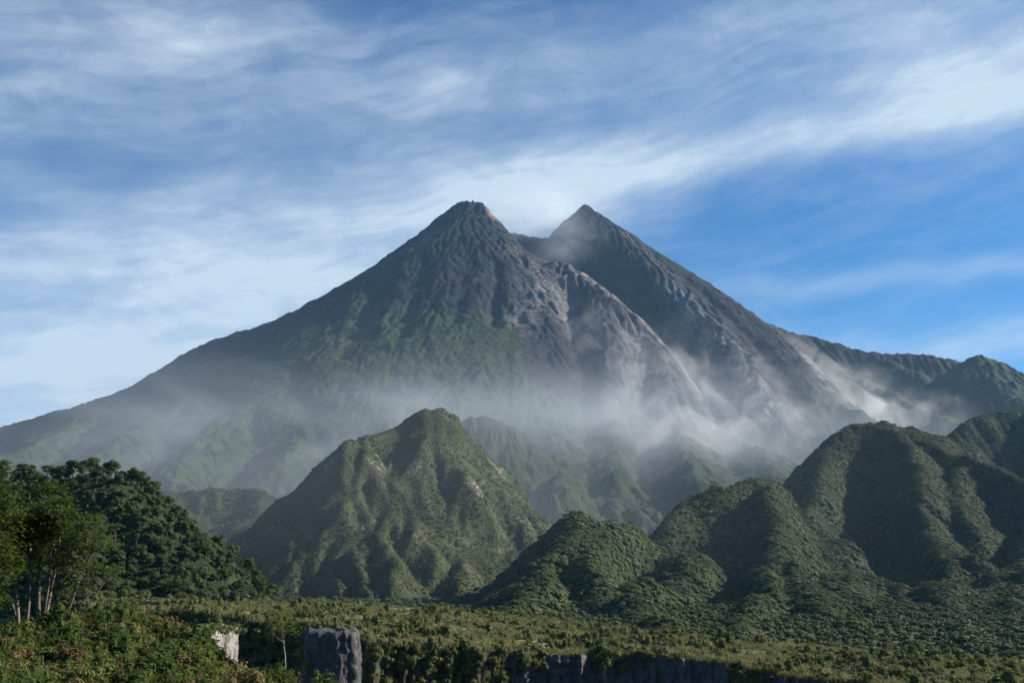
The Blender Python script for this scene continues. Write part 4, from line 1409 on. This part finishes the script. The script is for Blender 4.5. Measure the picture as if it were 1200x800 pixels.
def dust_shell():
    """Dust hugging the slope of the breach: a closed shell a hundred metres thick over the ground."""
    f = volcano
    st = 4
    ix0, ix1 = int((150 - f.x0) / f.cell), int((2150 - f.x0) / f.cell)
    iy0, iy1 = int((2900 - f.y0) / f.cell), int((4750 - f.y0) / f.cell)
    X, Y = f.X[iy0:iy1:st, ix0:ix1:st], f.Y[iy0:iy1:st, ix0:ix1:st]
    Z = blur(f.Z[iy0:iy1, ix0:ix1], 6)[::st, ::st]
    H, W = X.shape
    edge = np.minimum(np.minimum(np.arange(W)[None], W - 1 - np.arange(W)[None]), np.minimum(np.arange(H)[:, None], H - 1 - np.arange(H)[:, None]))
    lift = 130 * np.minimum(1, edge / 6.0)
    co = np.vstack([np.stack([X, Y, Z - 25], -1).reshape(-1, 3), np.stack([X, Y, Z - 25 + lift + 0.5], -1).reshape(-1, 3)])
    idx = np.arange(H * W).reshape(H, W)
    q = np.stack([idx[:-1, :-1], idx[:-1, 1:], idx[1:, 1:], idx[1:, :-1]], -1).reshape(-1, 4)
    loop = np.concatenate([idx[0], idx[1:, -1], idx[-1, -2::-1], idx[-2:0:-1, 0]])
    nxt = np.roll(loop, -1)
    wall = np.stack([loop, nxt, nxt + H * W, loop + H * W], -1)
    faces = np.vstack([q[:, ::-1], q + H * W, wall])

    def dens(w, pos, x, y, z):
        # streaks run down the slope, towards the lower right
        rot = w.n('ShaderNodeMapping', ins={'Vector': pos, 'Rotation': (0, 0, R(32)), 'Scale': (1, 1, 1)}).outputs[0]
        st_ = w.n('ShaderNodeMapping', ins={'Vector': rot, 'Scale': (0.0105, 0.0034, 0.0075)}).outputs[0]
        n = w.noise(st_, 1.0, 5.0, 0.62, 0.8)
        big = w.noise(pos, 0.0022, 2.0, 0.5)
        spots = 0.0
        for u, v, d0, s, a in [(640, 425, 4100, 150, 1.0), (690, 430, 4080, 130, 1.0), (760, 455, 3850, 120, 0.8), (815, 405, 4330, 90, 0.9), (830, 460, 4000, 170, 0.9),
                               (880, 500, 3600, 170, 1.0), (860, 378, 4880, 120, 0.9), (900, 400, 4650, 110, 0.6), (950, 440, 4250, 110, 0.7), (1000, 480, 3850, 110, 1.5),
                               (1050, 490, 3700, 120, 1.1), (780, 500, 3300, 200, 0.7), (1010, 455, 4200, 90, 0.5), (720, 470, 3650, 170, 0.7)]:
            c = P(u, v, d0)
            q2 = w.n('ShaderNodeVectorMath', operation='DISTANCE', ins={0: pos, 1: c}).outputs['Value']
            spots = w.m('ADD', spots, w.m('MULTIPLY', gauss(w, q2, 0.0, s * 1.25), a * 0.8))
        d = w.m('MULTIPLY', spots, w.ramp(w.m('ADD', n, w.m('MULTIPLY', big, 0.3)), 0.54, 0.86))
        return w.m('MULTIPLY', d, 0.0058)

    o = link('dust', mesh_np('dust', co, faces, mat_cloud('dust', dens, 0.12, c4(0.80, 0.79, 0.79))))
    tag(o, 'drifting pale dust raised along the breach of the volcano', 'dust', kind='stuff')


dust_shell()


def steam(w, pos, x, y, z):
    n = w.noise(w.n('ShaderNodeMapping', ins={'Vector': pos, 'Scale': (0.006, 0.006, 0.009)}).outputs[0], 1.0, 4.0, 0.6, 0.5)
    tot = 0.0
    for u, v, d0, s, a in [(612, 262, 5080, 100, 0.8), (645, 258, 5080, 110, 1.0), (664, 272, 5020, 90, 0.9), (676, 298, 4900, 110, 0.9), (655, 318, 4850, 120, 0.6), (640, 238, 5080, 110, 0.5), (600, 240, 5090, 90, 0.35)]:
        q2 = w.n('ShaderNodeVectorMath', operation='DISTANCE', ins={0: pos, 1: P(u, v, d0)}).outputs['Value']
        tot = w.m('ADD', tot, w.m('MULTIPLY', gauss(w, q2, 0.0, s), a))
    return w.m('MULTIPLY', w.m('MULTIPLY', tot, w.ramp(n, 0.32, 0.66, 0.15, 1.0)), 0.0048)


tag(box_mesh('steam', -200, 650, 4650, 5330, 1150, 1920, mat_cloud('steam', steam, 0.5, c4(0.88, 0.92, 0.96))),
    'thin white steam drifting between the two summits', 'steam', kind='stuff')
